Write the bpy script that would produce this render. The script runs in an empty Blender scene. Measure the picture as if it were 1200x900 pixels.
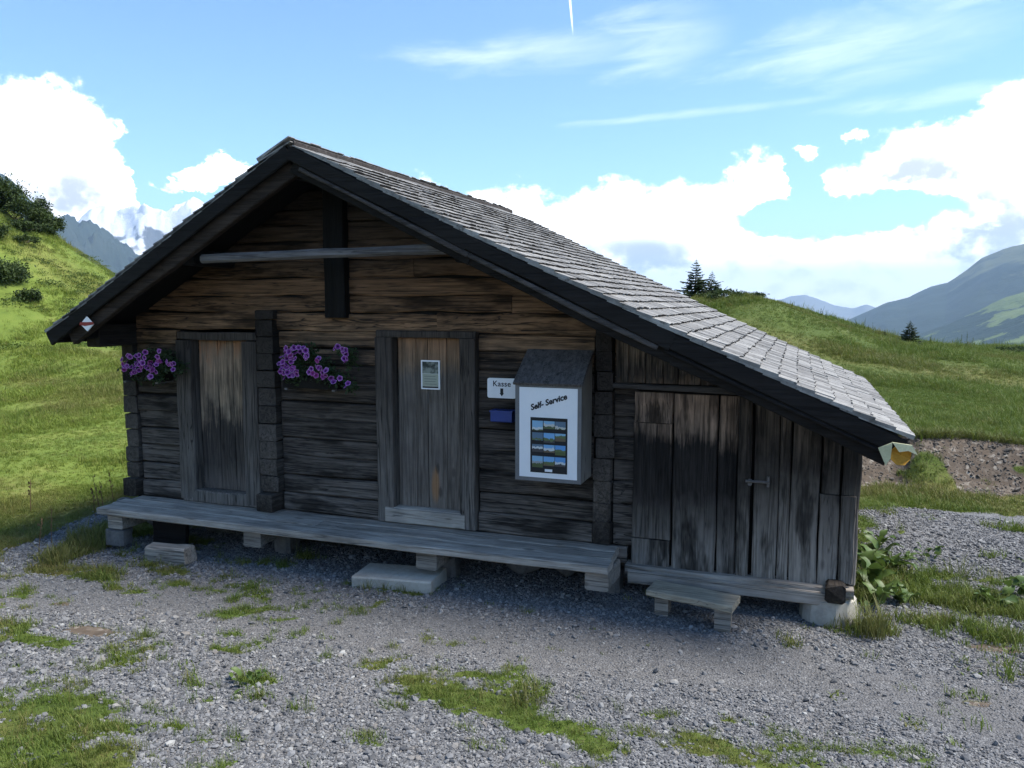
import bpy, math, random
import numpy as np
from mathutils import Vector, Matrix, Euler

R = math.radians
rng = np.random.default_rng(11)
random.seed(11)
sc = bpy.context.scene
col = sc.collection

# ------------------------------------------------------------------ camera
CAM = np.array([0.0, -6.0, 2.3])
PITCH, YAW, FPX = R(5.92), R(20.10), 916.0
cam_d = bpy.data.cameras.new('camera')
cam_d.sensor_width = 36.0
cam_d.lens = 36.0 * FPX / 1200.0
cam_d.clip_start = 0.05
cam_d.clip_end = 60000.0
cam = bpy.data.objects.new('camera', cam_d)
cam.location = CAM
cam.rotation_euler = (R(90) - PITCH, 0, YAW)
col.objects.link(cam)
sc.camera = cam

# ------------------------------------------------------------------ light, exposure
SUN_AZ, SUN_EL = R(74), R(57)          # azimuth from +Y towards +X
sun_d = bpy.data.lights.new('sun', 'SUN')
sun_d.energy = 2.1
sun_d.angle = R(24)
sun_d.color = (1.0, 0.95, 0.87)
sun = bpy.data.objects.new('sun', sun_d)
sdir = Vector((math.sin(SUN_AZ) * math.cos(SUN_EL), math.cos(SUN_AZ) * math.cos(SUN_EL), math.sin(SUN_EL)))
sun.rotation_euler = (-sdir).to_track_quat('-Z', 'Y').to_euler()
col.objects.link(sun)
vs = sc.view_settings
vs.view_transform = 'Standard'
vs.look = 'None'
vs.exposure = 1.97
vs.gamma = 1.0
vs.use_curve_mapping = False
sc.render.engine = 'CYCLES'
sc.cycles.use_denoising = True
sc.cycles.max_bounces = 4
sc.cycles.diffuse_bounces = 2
sc.cycles.glossy_bounces = 2
sc.cycles.transmission_bounces = 3
sc.cycles.transparent_max_bounces = 8
sc.cycles.volume_bounces = 0
sc.cycles.caustics_reflective = False
sc.cycles.caustics_refractive = False


# ------------------------------------------------------------------ node helper
class G:
    def __init__(s, nt):
        s.nt = nt
        nt.nodes.clear()

    def put(s, sock, v):
        if v is None:
            return
        if isinstance(v, bpy.types.NodeSocket):
            s.nt.links.new(v, sock)
        else:
            if sock.type == 'RGBA' and not isinstance(v, (int, float)) and len(v) == 3:
                v = (*v, 1.0)
            sock.default_value = v

    def n(s, t, ins=None, **props):
        nd = s.nt.nodes.new(t)
        for k, v in props.items():
            setattr(nd, k, v)
        for k, v in (ins or {}).items():
            s.put(nd.inputs[k], v)
        return nd

    def m(s, op, a, b=None, c=None, clamp=False):
        nd = s.n('ShaderNodeMath', operation=op, use_clamp=clamp)
        s.put(nd.inputs[0], a); s.put(nd.inputs[1], b); s.put(nd.inputs[2], c)
        return nd.outputs[0]

    def v(s, op, a, b=None):
        nd = s.n('ShaderNodeVectorMath', operation=op)
        s.put(nd.inputs[0], a)
        if op == 'SCALE':
            s.put(nd.inputs[3], b)
        else:
            s.put(nd.inputs[1], b)
        return nd.outputs[0]

    def mix(s, f, a, b, mode='MIX'):
        nd = s.n('ShaderNodeMix', data_type='RGBA', blend_type=mode)
        s.put(nd.inputs[0], f); s.put(nd.inputs[6], a); s.put(nd.inputs[7], b)
        return nd.outputs[2]

    def noise(s, vec, scale, detail=4.0, rough=0.55, dist=0.0, out=0):
        nd = s.n('ShaderNodeTexNoise')
        if vec is not None:
            s.put(nd.inputs['Vector'], vec)
        s.put(nd.inputs['Scale'], scale)
        nd.inputs['Detail'].default_value = detail
        nd.inputs['Roughness'].default_value = rough
        nd.inputs['Distortion'].default_value = dist
        return nd.outputs[out]

    def vor(s, vec, scale, feature='F1', out=0, rnd=1.0):
        nd = s.n('ShaderNodeTexVoronoi', feature=feature)
        s.put(nd.inputs['Vector'], vec)
        nd.inputs['Scale'].default_value = scale
        nd.inputs['Randomness'].default_value = rnd
        return nd.outputs[out]

    def ramp(s, f, stops, interp='LINEAR'):
        nd = s.n('ShaderNodeValToRGB')
        cr = nd.color_ramp
        cr.interpolation = interp
        while len(cr.elements) < len(stops):
            cr.elements.new(0.5)
        for e, (p, c) in zip(cr.elements, stops):
            e.position = p
            e.color = (*c, 1.0) if len(c) == 3 else c
        s.put(nd.inputs[0], f)
        return nd.outputs[0]

    def mr(s, v, a, b, c=0.0, d=1.0, smooth=True):
        nd = s.n('ShaderNodeMapRange', interpolation_type='SMOOTHSTEP' if smooth else 'LINEAR')
        for i, x in enumerate((v, a, b, c, d)):
            s.put(nd.inputs[i], x)
        return nd.outputs[0]

    def xyz(s, v):
        nd = s.n('ShaderNodeSeparateXYZ', {0: v})
        return nd.outputs

    def comb(s, x, y, z):
        nd = s.n('ShaderNodeCombineXYZ', {0: x, 1: y, 2: z})
        return nd.outputs[0]

    def bsdf(s, color, rough=0.8, spec=0.3, height=None, bstr=0.5, bdist=0.01, metal=0.0, extra=None):
        b = s.n('ShaderNodeBsdfPrincipled')
        s.put(b.inputs['Base Color'], color)
        s.put(b.inputs['Roughness'], rough)
        s.put(b.inputs['Specular IOR Level'], spec)
        s.put(b.inputs['Metallic'], metal)
        if height is not None:
            bp = s.n('ShaderNodeBump', {'Strength': bstr, 'Distance': bdist, 'Height': height})
            s.put(b.inputs['Normal'], bp.outputs[0])
        o = s.n('ShaderNodeOutputMaterial')
        sh = b.outputs[0]
        if extra:
            tr = s.n('ShaderNodeBsdfTranslucent')
            s.put(tr.inputs[0], extra[1])
            mx = s.n('ShaderNodeMixShader', {0: extra[0]})
            s.put(mx.inputs[1], sh); s.put(mx.inputs[2], tr.outputs[0])
            sh = mx.outputs[0]
        s.put(o.inputs[0], sh)
        return b


def newmat(name):
    m = bpy.data.materials.new(name)
    m.use_nodes = True
    return m, G(m.node_tree)


# ------------------------------------------------------------------ world: blue sky, cumulus bank, thin cirrus
# top of the cumulus bank: (azimuth, elevation) in degrees, going on all round the horizon
TOP = [(-57,10.5),(-54.5,12.8),(-53.2,13.0),(-51.5,12.2),(-49.9,12.9),(-47.7,12.6),(-46.4,11.4),(-45.6,10.0),(-45.1,8.4),(-44.9,5.0),(-44.6,-2.5),(-33,-2.5),(-30,3.5),(-28,8.0),(-26.5,8.9),(-25.6,8.3),(-24.5,7.2),(-23,7.8),(-21.5,7.5),(-19.6,8.4),(-18.3,7.5),(-16,7.2),
       (-14.6,8.6),(-12.0,8.5),(-10.4,7.9),(-8.9,8.5),(-6.8,8.0),(-5.2,8.6),(-4.4,9.8),(-3.2,10.4),(-1.8,9.8),(-1.4,8.0),(-1.2,4.9),(0.7,4.7),(1.0,8.2),(1.5,9.2),(2.5,9.5),(4.2,9.9),(6.0,10.9),(8.6,11.1),(9.6,11.6),(11.0,13.0),(12.6,13.3),(15,11.5)]
HOLE = [(3.1,5.9,6.2,1.35),(-1.3,5.6,2.6,1.1)]
PUFF = [(-40.6,8.6,2.4,0.55,0.9),(-41.6,7.9,2.6,0.42,0.9),(-39.0,9.2,1.6,0.6,0.9),(0.0,10.2,0.85,0.6,0.7),(3.0,10.6,0.7,0.36,0.5)]
SH = [(-11.5,3.3,4.2,1.4),(6.3,8.6,2.6,1.0),(11.0,5.2,2.2,2.0),(-50.5,6.8,3.8,2.0)]
CI = [(-18.5,17.0,9.0,1.3),(-9.6,17.6,4.5,2.2),(3.0,16.2,9.0,2.2),(-6.4,12.9,8.0,0.33),(8.2,12.7,6.0,0.6),(9.5,18.5,7.0,1.4)]

world = bpy.data.worlds.new('World')
sc.world = world
world.use_nodes = True
world.cycles.sampling_method = 'MANUAL'
world.cycles.sample_map_resolution = 512
g = G(world.node_tree)
sky = g.n('ShaderNodeTexSky', sky_type='NISHITA', sun_disc=False)
sky.sun_elevation = SUN_EL
sky.sun_rotation = SUN_AZ
sky.altitude = 1600
sky.air_density = 1.0
sky.dust_density = 0.0
sky.ozone_density = 2.2
tc = g.n('ShaderNodeTexCoord').outputs['Generated']
vx, vy, vz = g.xyz(tc)
DEG = 180 / math.pi
az = g.m('MULTIPLY', g.m('ARCTAN2', vx, vy), DEG)
az = g.m('SUBTRACT', g.m('FLOORED_MODULO', g.m('ADD', az, 57.0), 72.0), 57.0)
el = g.m('MULTIPLY', g.m('ARCSINE', vz), DEG)
nA = g.xyz(g.noise(g.v('MULTIPLY', tc, (1, 1, 1.3)), 17.0, 7.0, 0.63, out=1))
azw = g.m('MULTIPLY_ADD', nA[1], 5.0, g.m('SUBTRACT', az, 2.5))
elw = g.m('MULTIPLY_ADD', nA[2], 4.0, g.m('SUBTRACT', el, 2.0))


def ell(a, e, sa, se, A, E_):
    d = g.v('DIVIDE', g.v('SUBTRACT', g.comb(A, E_, 0.0), (a, e, 0.0)), (sa, se, 1.0))
    nd = g.n('ShaderNodeVectorMath', operation='DOT_PRODUCT'); g.put(nd.inputs[0], d); g.put(nd.inputs[1], d)
    return nd.outputs['Value']


fc = g.n('ShaderNodeFloatCurve')
cv = fc.mapping.curves[0]
pts = [((a + 57) / 72, (t + 3) / 18) for a, t in TOP]
while len(cv.points) < len(pts):
    cv.points.new(0.5, 0.5)
for p_, (a, t) in zip(cv.points, pts):
    p_.location = (a, t); p_.handle_type = 'VECTOR'
fc.mapping.update()
g.put(fc.inputs['Value'], g.m('DIVIDE', g.m('ADD', azw, 57.0), 72.0))
top = g.m('MULTIPLY_ADD', fc.outputs[0], 18.0, -3.0)
cum = g.m('MULTIPLY', g.m('SUBTRACT', top, elw), 0.55)
for a, e, sa, se in HOLE:
    cum = g.m('MINIMUM', cum, g.m('SUBTRACT', ell(a, e, sa, se, azw, elw), 1.0))
for a, e, sa, se, w in PUFF:
    cum = g.m('MAXIMUM', cum, g.m('MULTIPLY', g.m('SUBTRACT', 1.0, ell(a, e, sa, se, azw, elw)), w))
dens = g.m('MULTIPLY_ADD', g.m('SUBTRACT', nA[0], 0.5), 2.7, cum)
alpha = g.mr(dens, -0.22, 0.48)
shd = None
for a, e, sa, se in SH:
    t = g.m('SUBTRACT', 1.0, ell(a, e, sa, se, azw, elw))
    shd = t if shd is None else g.m('MAXIMUM', shd, t)
shade = g.mr(g.m('MULTIPLY_ADD', g.m('SUBTRACT', nA[2], 0.46), 6.0, g.m('MAXIMUM', shd, -0.6)), -0.6, 1.35)
shade = g.m('MULTIPLY', shade, g.mr(dens, 0.2, 1.0))
cloud_col = g.mix(shade, (0.92, 0.915, 0.91), (0.245, 0.258, 0.288))
# cirrus
cn = g.noise(g.v('MULTIPLY', g.comb(az, g.m('SUBTRACT', el, g.m('MULTIPLY', az, 0.09)), 0.0), (0.11, 0.60, 1.0)), 1.0, 6.0, 0.66, 0.5)
cir = None
azc = g.m('MULTIPLY_ADD', cn, 8.0, g.m('SUBTRACT', az, 4.0))
elc = g.m('SUBTRACT', el, g.m('MULTIPLY', g.m('ADD', az, 3.0), 0.05))
for a, e, sa, se in CI:
    t = g.m('SUBTRACT', 1.0, ell(a, e - .05 * (a + 3), sa, se, azc, elc))
    cir = t if cir is None else g.m('MAXIMUM', cir, t)
cir = g.m('MULTIPLY', g.mr(g.m('MULTIPLY_ADD', g.m('SUBTRACT', cn, 0.5), 4.2, g.m('MAXIMUM', cir, -1.0)), -0.5, 2.6), 0.42)
# contrail
az_l = g.m('SUBTRACT', az, g.m('MULTIPLY', g.m('SUBTRACT', 20.2, el), 0.11))
con = g.m('SUBTRACT', 1.0, ell(-16.04, 20.6, 0.10, 2.9, az_l, el))
con = g.m('MULTIPLY', g.mr(con, 0.0, 0.7), 0.75)
skyc = g.v('MULTIPLY', g.v('SCALE', sky.outputs[0], 0.068), (0.84, 0.99, 1.03))
c1 = g.mix(g.m('MAXIMUM', cir, con), skyc, (0.50, 0.53, 0.57))
c2 = g.mix(alpha, c1, cloud_col)
bg = g.n('ShaderNodeBackground', {0: c2, 1: 1.0})
wo = g.n('ShaderNodeOutputWorld', {0: bg.outputs[0]})

# ------------------------------------------------------------------ mesh helpers
def tag(o, label=None, cat=None, group=None, kind=None):
    if label: o['label'] = label
    if cat: o['category'] = cat
    if group: o['group'] = group
    if kind: o['kind'] = kind
    return o


def mesh_np(name, V, F, smooth=False):
    """V (n,3), F (m,3) or (m,4) arrays -> mesh"""
    V = np.asarray(V, np.float32); F = np.asarray(F, np.int32)
    k = F.shape[1]
    me = bpy.data.meshes.new(name)
    me.vertices.add(len(V)); me.vertices.foreach_set('co', V.ravel())
    me.loops.add(F.size); me.loops.foreach_set('vertex_index', F.ravel())
    me.polygons.add(len(F))
    me.polygons.foreach_set('loop_start', np.arange(0, F.size, k, dtype=np.int32))
    me.polygons.foreach_set('loop_total', np.full(len(F), k, np.int32))
    me.polygons.foreach_set('use_smooth', np.full(len(F), smooth, bool))
    me.update(calc_edges=True)
    me.validate()
    return me


def link(name, me, mat=None, parent=None, loc=(0, 0, 0), rot=None):
    o = bpy.data.objects.new(name, me)
    if mat is not None and me is not None and len(me.materials) == 0:
        me.materials.append(mat)
    o.location = loc
    if rot is not None:
        o.rotation_euler = rot
    col.objects.link(o)
    if parent is not None:
        o.parent = parent
    return o


def empty(name, loc=(0, 0, 0)):
    o = bpy.data.objects.new(name, None)
    o.location = loc
    o.empty_display_size = 0.2
    col.objects.link(o)
    return o


class MB:
    """collects geometry for ONE mesh"""
    def __init__(s): s.V = []; s.F = []
    def add(s, V, F):
        b = len(s.V); s.V += [tuple(v) for v in V]; s.F += [tuple(i + b for i in f) for f in F]
    def mesh(s, name, smooth=False):
        me = bpy.data.meshes.new(name); me.from_pydata(s.V, [], s.F)
        for p in me.polygons: p.use_smooth = smooth
        me.update(); return me
    def build(s, name, mat, parent=None, smooth=False):
        """origin at the centre of the geometry"""
        A = np.array(s.V); c = (A.min(0) + A.max(0)) / 2
        s.V = [tuple(v) for v in (A - c)]
        return link(name, s.mesh(name, smooth), mat, parent, c)


def beam_geo(p0, p1, w, h, seg=4, jit=0.004, ch=0.008, upv=(0, 0, 1), endjit=0.0, sag=0.0, taper=1.0):
    """chamfered timber from p0 to p1; w across, h along upv"""
    p0 = np.array(p0, float); p1 = np.array(p1, float)
    ax = p1 - p0; L = np.linalg.norm(ax); ax = ax / L
    up = np.array(upv, float); up = up - ax * (up @ ax); up /= np.linalg.norm(up)
    sd = np.cross(up, ax)
    ch = min(ch, w * 0.4, h * 0.4)
    a, b = w / 2, h / 2
    prof = [(-a + ch, -b), (a - ch, -b), (a, -b + ch), (a, b - ch), (a - ch, b), (-a + ch, b), (-a, b - ch), (-a, -b + ch)]
    V = []; F = []
    offw = rng.normal(0, jit, seg + 1); offh = rng.normal(0, jit, (seg + 1, 2)); sw = 1 + rng.normal(0, jit * 0.6 / max(w, .02), seg + 1)
    for i in range(seg + 1):
        t = i / seg
        e = 0
        c = p0 + ax * L * t - up * sag * 4 * t * (1 - t)
        k = 1 + (taper - 1) * t
        for (x, y) in prof:
            if endjit and i in (0, seg):
                e = rng.normal(0, endjit)
            yy = y * k + (offh[i, 0] if y > 0 else offh[i, 1])
            V.append(c + ax * e + sd * (x * sw[i] * k + offw[i]) + up * yy)
    for i in range(seg):
        for j in range(8):
            k = (j + 1) % 8
            F.append((i * 8 + j, (i + 1) * 8 + j, (i + 1) * 8 + k, i * 8 + k))
    F.append(tuple(range(8))); F.append(tuple(range(seg * 8 + 7, seg * 8 - 1, -1)))
    return V, F


def beam(name, p0, p1, w, h, mat, parent=None, **k):
    m = MB(); m.add(*beam_geo(p0, p1, w, h, **k)); return m.build(name, mat, parent)


def box_geo(lo, hi):
    x0, y0, z0 = lo; x1, y1, z1 = hi
    V = [(x0, y0, z0), (x1, y0, z0), (x1, y1, z0), (x0, y1, z0), (x0, y0, z1), (x1, y0, z1), (x1, y1, z1), (x0, y1, z1)]
    F = [(0, 3, 2, 1), (4, 5, 6, 7), (0, 1, 5, 4), (1, 2, 6, 5), (2, 3, 7, 6), (3, 0, 4, 7)]
    return V, F


def box(name, lo, hi, mat, parent=None):
    m = MB(); m.add(*box_geo(lo, hi)); return m.build(name, mat, parent)


# numpy value noise
def hash2(ix, iy, s=0):
    h = (ix.astype(np.int64) * 374761393 + iy.astype(np.int64) * 668265263 + s * 974634777) & 0xffffffff
    h = ((h ^ (h >> 13)) * 1274126177) & 0xffffffff
    h = h ^ (h >> 16)
    return (h & 0xffffff) / float(0xffffff)


def vnoise(x, y, s=0):
    ix = np.floor(x); iy = np.floor(y); fx = x - ix; fy = y - iy
    fx = fx * fx * (3 - 2 * fx); fy = fy * fy * (3 - 2 * fy)
    a = hash2(ix, iy, s); b = hash2(ix + 1, iy, s); c = hash2(ix, iy + 1, s); d = hash2(ix + 1, iy + 1, s)
    return (a * (1 - fx) + b * fx) * (1 - fy) + (c * (1 - fx) + d * fx) * fy


def fbm(x, y, oct=4, s=0, gain=0.5):
    v = 0; a = 1; t = 0
    for i in range(oct):
        v = v + a * vnoise(x * 2 ** i + 17.3 * i, y * 2 ** i - 9.1 * i, s + i); t += a; a *= gain
    return v / t


def sstep(a, b, x):
    t = np.clip((x - a) / (b - a), 0, 1); return t * t * (3 - 2 * t)


# photo point -> place: used to survey where things stand (all are then built there, at their own size)
_fh = np.array([-math.sin(YAW), math.cos(YAW), 0]); _rt = np.array([math.cos(YAW), math.sin(YAW), 0])
_fw = _fh * math.cos(PITCH) + np.array([0, 0, -math.sin(PITCH)]); _up = np.cross(_rt, _fw)


def ray(px, py):
    return _fw + _rt * (px - 600) / FPX + _up * (450 - py) / FPX


def at(px, py, d):
    r = ray(px, py); return CAM + r * (d / math.hypot(r[0], r[1]))


# ------------------------------------------------------------------ terrain
CP = []
for x, y, z in [(-7, -.6, 0), (-4, -.6, 0), (-1, -.6, 0), (1, -.6, 0.0), (-7, 2, 0.0), (-3, 2, 0), (.8, 1.5, 0), (-7, 4.6, 0.1), (-3, 5, .1), (.8, 4.2, .05),
                (-4, -2.2, .10), (-1, -2.2, .10), (1.5, -1.8, .08), (-3, -3.6, .28), (0, -3.6, .3), (0, -6, .62), (-5, -5.5, .45), (4, -5.5, .55), (-9, -4, .25), (3.5, -2, .15),
                (0, -12, 1.3), (-12, -12, 1.2), (12, -12, 1.5), (12, -3, .5), (-14, -5, .5), (0, -30, 4), (-35, -25, 5), (35, -25, 5), (30, 0, 1)]:
    CP.append((x, y, z))
for px, py, d in [(50, 560, 11.5), (50, 500, 16), (50, 450, 22), (50, 420, 26), (60, 402, 29), (-60, 560, 12), (-60, 450, 24), (-60, 402, 30), (30, 378, 31), (90, 386, 31), (150, 398, 31),
                  (0, 300, 36), (0, 240, 41.5), (60, 276, 41.5), (100, 300, 41.5), (135, 323, 41.5), (200, 366, 41.5), (260, 396, 41.5), (340, 400, 44), (-80, 190, 42), (-160, 150, 42),
                  (1010, 600, 8.6), (1200, 600, 10), (1300, 600, 10.5), (837, 347, 24), (908, 355, 26), (946, 361, 27), (983, 379, 27), (1008, 391, 27), (1075, 402, 28), (1200, 410, 30), (1330, 412, 31),
                  (780, 352, 24), (700, 370, 24), (560, 385, 26), (450, 395, 34)]:
    CP.append(tuple(at(px, py, d)))
# the ground falls away behind both skylines
for px, py in [(-160, 150), (-80, 190), (0, 240), (60, 276), (100, 300), (135, 323), (200, 366), (260, 396)]:
    CP.append(tuple(at(px, py + 38, 49))); CP.append(tuple(at(px, py + 110, 66)))
for px, py, d in [(780, 352, 24), (837, 347, 24), (908, 355, 26), (946, 361, 27), (983, 379, 27), (1008, 391, 27), (1075, 402, 28), (1200, 410, 30), (1330, 412, 31), (560, 385, 26), (450, 395, 34)]:
    CP.append(tuple(at(px, py + 22, d * 1.28))); CP.append(tuple(at(px, py + 70, d * 1.75)))
# the flank of the knoll, minus the 0.5 m bank step that is added below
for px, py, d in [(950, 420, 19), (1100, 450, 18), (1200, 460, 19), (1320, 465, 19), (1100, 511, 11.5), (1200, 517, 12.2), (1320, 520, 13)]:
    p = at(px, py, d); CP.append((p[0], p[1], p[2]))
STEP = 0.5
CP = [(x, y, z - (STEP if (y > 4.9 + .35 * (x - .7) and -2 < x < 16) else 0)) for x, y, z in CP]
for k in range(24):
    a = k * math.tau / 24; CP.append((150 * math.sin(a), 150 * math.cos(a), -10.0))
CP = np.array(CP)
_S = 20.0


def _U(r2):
    return np.where(r2 > 1e-12, r2 * np.log(np.maximum(r2, 1e-12)), 0)


_P = CP[:, :2] / _S
_K = _U(((_P[:, None] - _P[None]) ** 2).sum(-1)) + np.eye(len(_P)) * 1e-4
_A = np.block([[_K, np.c_[np.ones(len(_P)), _P]], [np.c_[np.ones(len(_P)), _P].T, np.zeros((3, 3))]])
_W = np.linalg.solve(_A, np.r_[CP[:, 2], 0, 0, 0])


def lip_y(x):
    return 4.9 + .35 * (x - .7) + (fbm(x * 1.1, x * 0 + 3.3, 3, 91) - .5) * 1.0


def bank(x, y):
    s = y - lip_y(x)
    return STEP * sstep(-.75, 0.0, s) * sstep(-2.5, -.5, x)


def H(x, y):
    x = np.atleast_1d(np.asarray(x, float)); y = np.atleast_1d(np.asarray(y, float))
    out = np.empty(len(x))
    xc = np.clip(x, -160, 160); yc = np.clip(y, -160, 160)
    for i in range(0, len(x), 40000):
        Q = np.c_[xc[i:i + 40000], yc[i:i + 40000]] / _S
        U = _U(((Q[:, None] - _P[None]) ** 2).sum(-1))
        out[i:i + 40000] = U @ _W[:-3] + _W[-3] + Q @ _W[-2:]
    r = np.hypot(x, y)
    s = sstep(55, 150, r)
    far = -10 - 260 * sstep(120, 1600, r)
    z = out * (1 - s) + far * s + bank(x, y)
    hut = (x > -6.6) & (x < .6) & (y > -.2) & (y < 4.5)
    rough = .03 + .14 * sstep(12, 30, np.hypot(x, y + 6))
    z = z + np.where(hut, 0, 1) * ((fbm(x * .45, y * .45, 3, 5) - .5) * rough * 2 * sstep(6, 14, np.hypot(x + 2, y)) + (fbm(x * 2.3, y * 2.3, 3, 8) - .5) * .05)
    return z


def H1(x, y):
    return float(H([x], [y])[0])


def ground_at(px, py):
    r = ray(px, py); r = r / math.hypot(r[0], r[1])
    d = np.linspace(2.0, 60, 1500)
    P = CAM + r * d[:, None]
    k = np.argmax(P[:, 2] < H(P[:, 0], P[:, 1]))
    return P[k]


def polyline_dist(x, y, pts):
    best = np.full(len(x), 1e9)
    for (ax, ay), (bx, by) in zip(pts[:-1], pts[1:]):
        dx, dy = bx - ax, by - ay
        t = np.clip(((x - ax) * dx + (y - ay) * dy) / (dx * dx + dy * dy), 0, 1)
        best = np.minimum(best, np.hypot(x - ax - t * dx, y - ay - t * dy))
    return best


def in_poly(x, y, pts):
    c = np.zeros(len(x), bool)
    for (ax, ay), (bx, by) in zip(pts, pts[1:] + pts[:1]):
        cond = ((ay > y) != (by > y)) & (x < (bx - ax) * (y - ay) / ((by - ay) + 1e-12) + ax)
        c ^= cond
    return c


_yard = [(-14, -9.0), tuple(ground_at(2, 710)[:2] + [-1.5, 0]), tuple(ground_at(2, 676)[:2]), tuple(ground_at(60, 664)[:2]), tuple(ground_at(120, 645)[:2]), (-6.2, -.2), (-5.4, .9), (.4, .9)] + \
        [tuple(ground_at(*p)[:2]) for p in [(1008, 600), (1100, 596), (1200, 604)]] + [(4.5, 1.6), (9, -1), (9, -10)]
_path = [tuple(ground_at(*p)[:2]) for p in [(2, 668), (45, 645), (90, 622), (122, 606)]] + [(-6.9, 2.5), (-7.3, 7)]
# grass islands in the gravel: (photo x, y, radius along x, radius along y, strength)
_isl = [(520, 812, .42, .20, 1), (580, 835, .45, .20, 1), (640, 850, .40, .17, 1), (690, 872, .30, .16, .9), (560, 800, .3, .15, .8), (760, 865, .22, .12, .8), (820, 875, .3, .12, .8), (880, 890, .4, .15, .9), (940, 895, .35, .15, .8),
        (30, 840, .75, .38, 1), (10, 890, .9, .35, 1), (100, 880, .35, .2, .7), (30, 752, .5, .12, .9), (5, 735, .3, .1, .7), (300, 800, .16, .08, .9), (215, 862, .18, .07, .7), (385, 772, .1, .05, .7), (270, 765, .2, .07, .6), (205, 852, .2, .1, .6), (330, 830, .3, .1, .45),
        (90, 672, .55, .2, .85), (190, 668, .5, .16, .7), (300, 660, .45, .15, .6), (450, 690, .4, .07, .9), (350, 690, .35, .1, .5), (230, 690, .4, .1, .5), (150, 690, .4, .15, .6), (360, 655, .2, .08, .6), (230, 635, .4, .12, .75),
        (1100, 700, .75, .22, 1), (1180, 715, .7, .25, 1), (1050, 680, .3, .35, .95), (1150, 680, .6, .12, .8), (1120, 735, .4, .12, .7), (1190, 750, .4, .16, .7), (1020, 740, .15, .08, .9), (1030, 660, .25, .3, .8), (1010, 700, .12, .3, .8), (985, 742, .2, .06, .6), (1040, 620, .3, .1, .5), (1190, 622, .4, .12, .8), (1150, 790, .3, .1, .45), (945, 760, .2, .06, .5), (1000, 770, .2, .06, .5), (900, 745, .2, .05, .45), (1185, 655, .3, .08, .5), (1090, 625, .35, .1, .35), (1010, 640, .25, .25, .6),
        (780, 840, .12, .06, .7), (870, 850, .1, .05, .6), (740, 838, .12, .05, .6), (500, 778, .1, .05, .6), (160, 745, .15, .05, .5), (250, 808, .12, .05, .5), (460, 830, .12, .06, .6), (420, 868, .15, .07, .45), (1040, 890, .2, .08, .6), (640, 895, .3, .08, .55)]
_isl = [(*ground_at(px, py)[:2], rx, ry, w) for px, py, rx, ry, w in _isl]
_soil = [(*ground_at(108, 740)[:2], .28, .10), (*ground_at(1140, 822)[:2], .14, .05), (*ground_at(1165, 760)[:2], .2, .08), (*ground_at(75, 708)[:2], .1, .05)]


_track = [tuple(ground_at(*p)[:2]) for p in [(20, 700), (200, 706), (450, 742), (700, 765), (950, 790), (1190, 850)]]


def track(x, y):
    return sstep(.62, .18, polyline_dist(x, y, _track) + (fbm(x * 2.5, y * 2.5, 3, 37) - .5) * .5)


def masks(x, y):
    """gravel, dirt, dry-grass weights of the ground"""
    inside = in_poly(x, y, _yard)
    de = polyline_dist(x, y, _yard + _yard[:1])
    sd = np.where(inside, de, -de)
    n = (fbm(x * 3.1, y * 3.1, 4, 31) - .5)
    gr = sstep(-.2, .2, sd + n * .5)
    pd = polyline_dist(x, y, _path)
    gr = np.maximum(gr, sstep(.30, .14, pd + n * .3))
    n2 = fbm(x * 6, y * 6, 4, 44) - .5
    isl = np.zeros(len(x))
    for cx, cy, rx, ry, w in _isl:
        d = np.sqrt(((x - cx) / rx) ** 2 + ((y - cy) / ry) ** 2)
        isl = np.maximum(isl, w * sstep(1.55, .25, d + n2 * .5))
    n4 = fbm(x * 14, y * 14, 3, 47) - .5
    gr = np.clip(gr - sstep(.30, .95, isl * 1.0 + n2 * 1.2 + n4 * 1.2), 0, 1)
    # thin moss tufts between the stones
    sp = sstep(.585, .70, fbm(x * 2.1, y * 2.1, 3, 71) * .6 + fbm(x * 9, y * 9, 2, 72) * .4) * sstep(-1.2, -2.4, y + .25 * x)
    gr = gr * (1 - .72 * sp)
    s = y - lip_y(x)
    bk = sstep(-1.15, -.7, s + n * 1.3) * sstep(.14, -.04, s + n * .4) * sstep(-2.2, -.6, x)
    bk = bk * (1 - .8 * sstep(.52, .66, fbm(x * 1.3, y * 2.4, 3, 13)))
    soil = np.zeros(len(x))
    for cx, cy, rx, ry in _soil:
        soil = np.maximum(soil, sstep(1.3, .5, np.sqrt(((x - cx) / rx) ** 2 + ((y - cy) / ry) ** 2) + n2))
    gr = gr * (1 - bk) * (1 - soil)
    dirt = np.maximum(bk, soil)
    dry = sstep(.48, .72, fbm(x * .35, y * .5, 3, 55)) * .6
    dry = np.maximum(dry, sstep(-2.0, -1.0, s) * sstep(-.3, -.8, s) * .8 * (x > .3))
    dry = np.maximum(dry, sstep(.9, .5, pd) * .8)
    dry = np.maximum(dry, np.where(inside, .35 * sstep(.4, .7, fbm(x * 2.2, y * 2.2, 3, 58)), 0))
    return gr, dirt, np.clip(dry, 0, 1)


def axis_lines(lo, hi, step, far, n):
    core = np.arange(lo, hi + step * .5, step)
    t = np.linspace(0, 1, n + 1)[1:]
    ex = step * n * t + (far) * t ** 5
    return np.r_[lo - ex[::-1], core, hi + ex]


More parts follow.
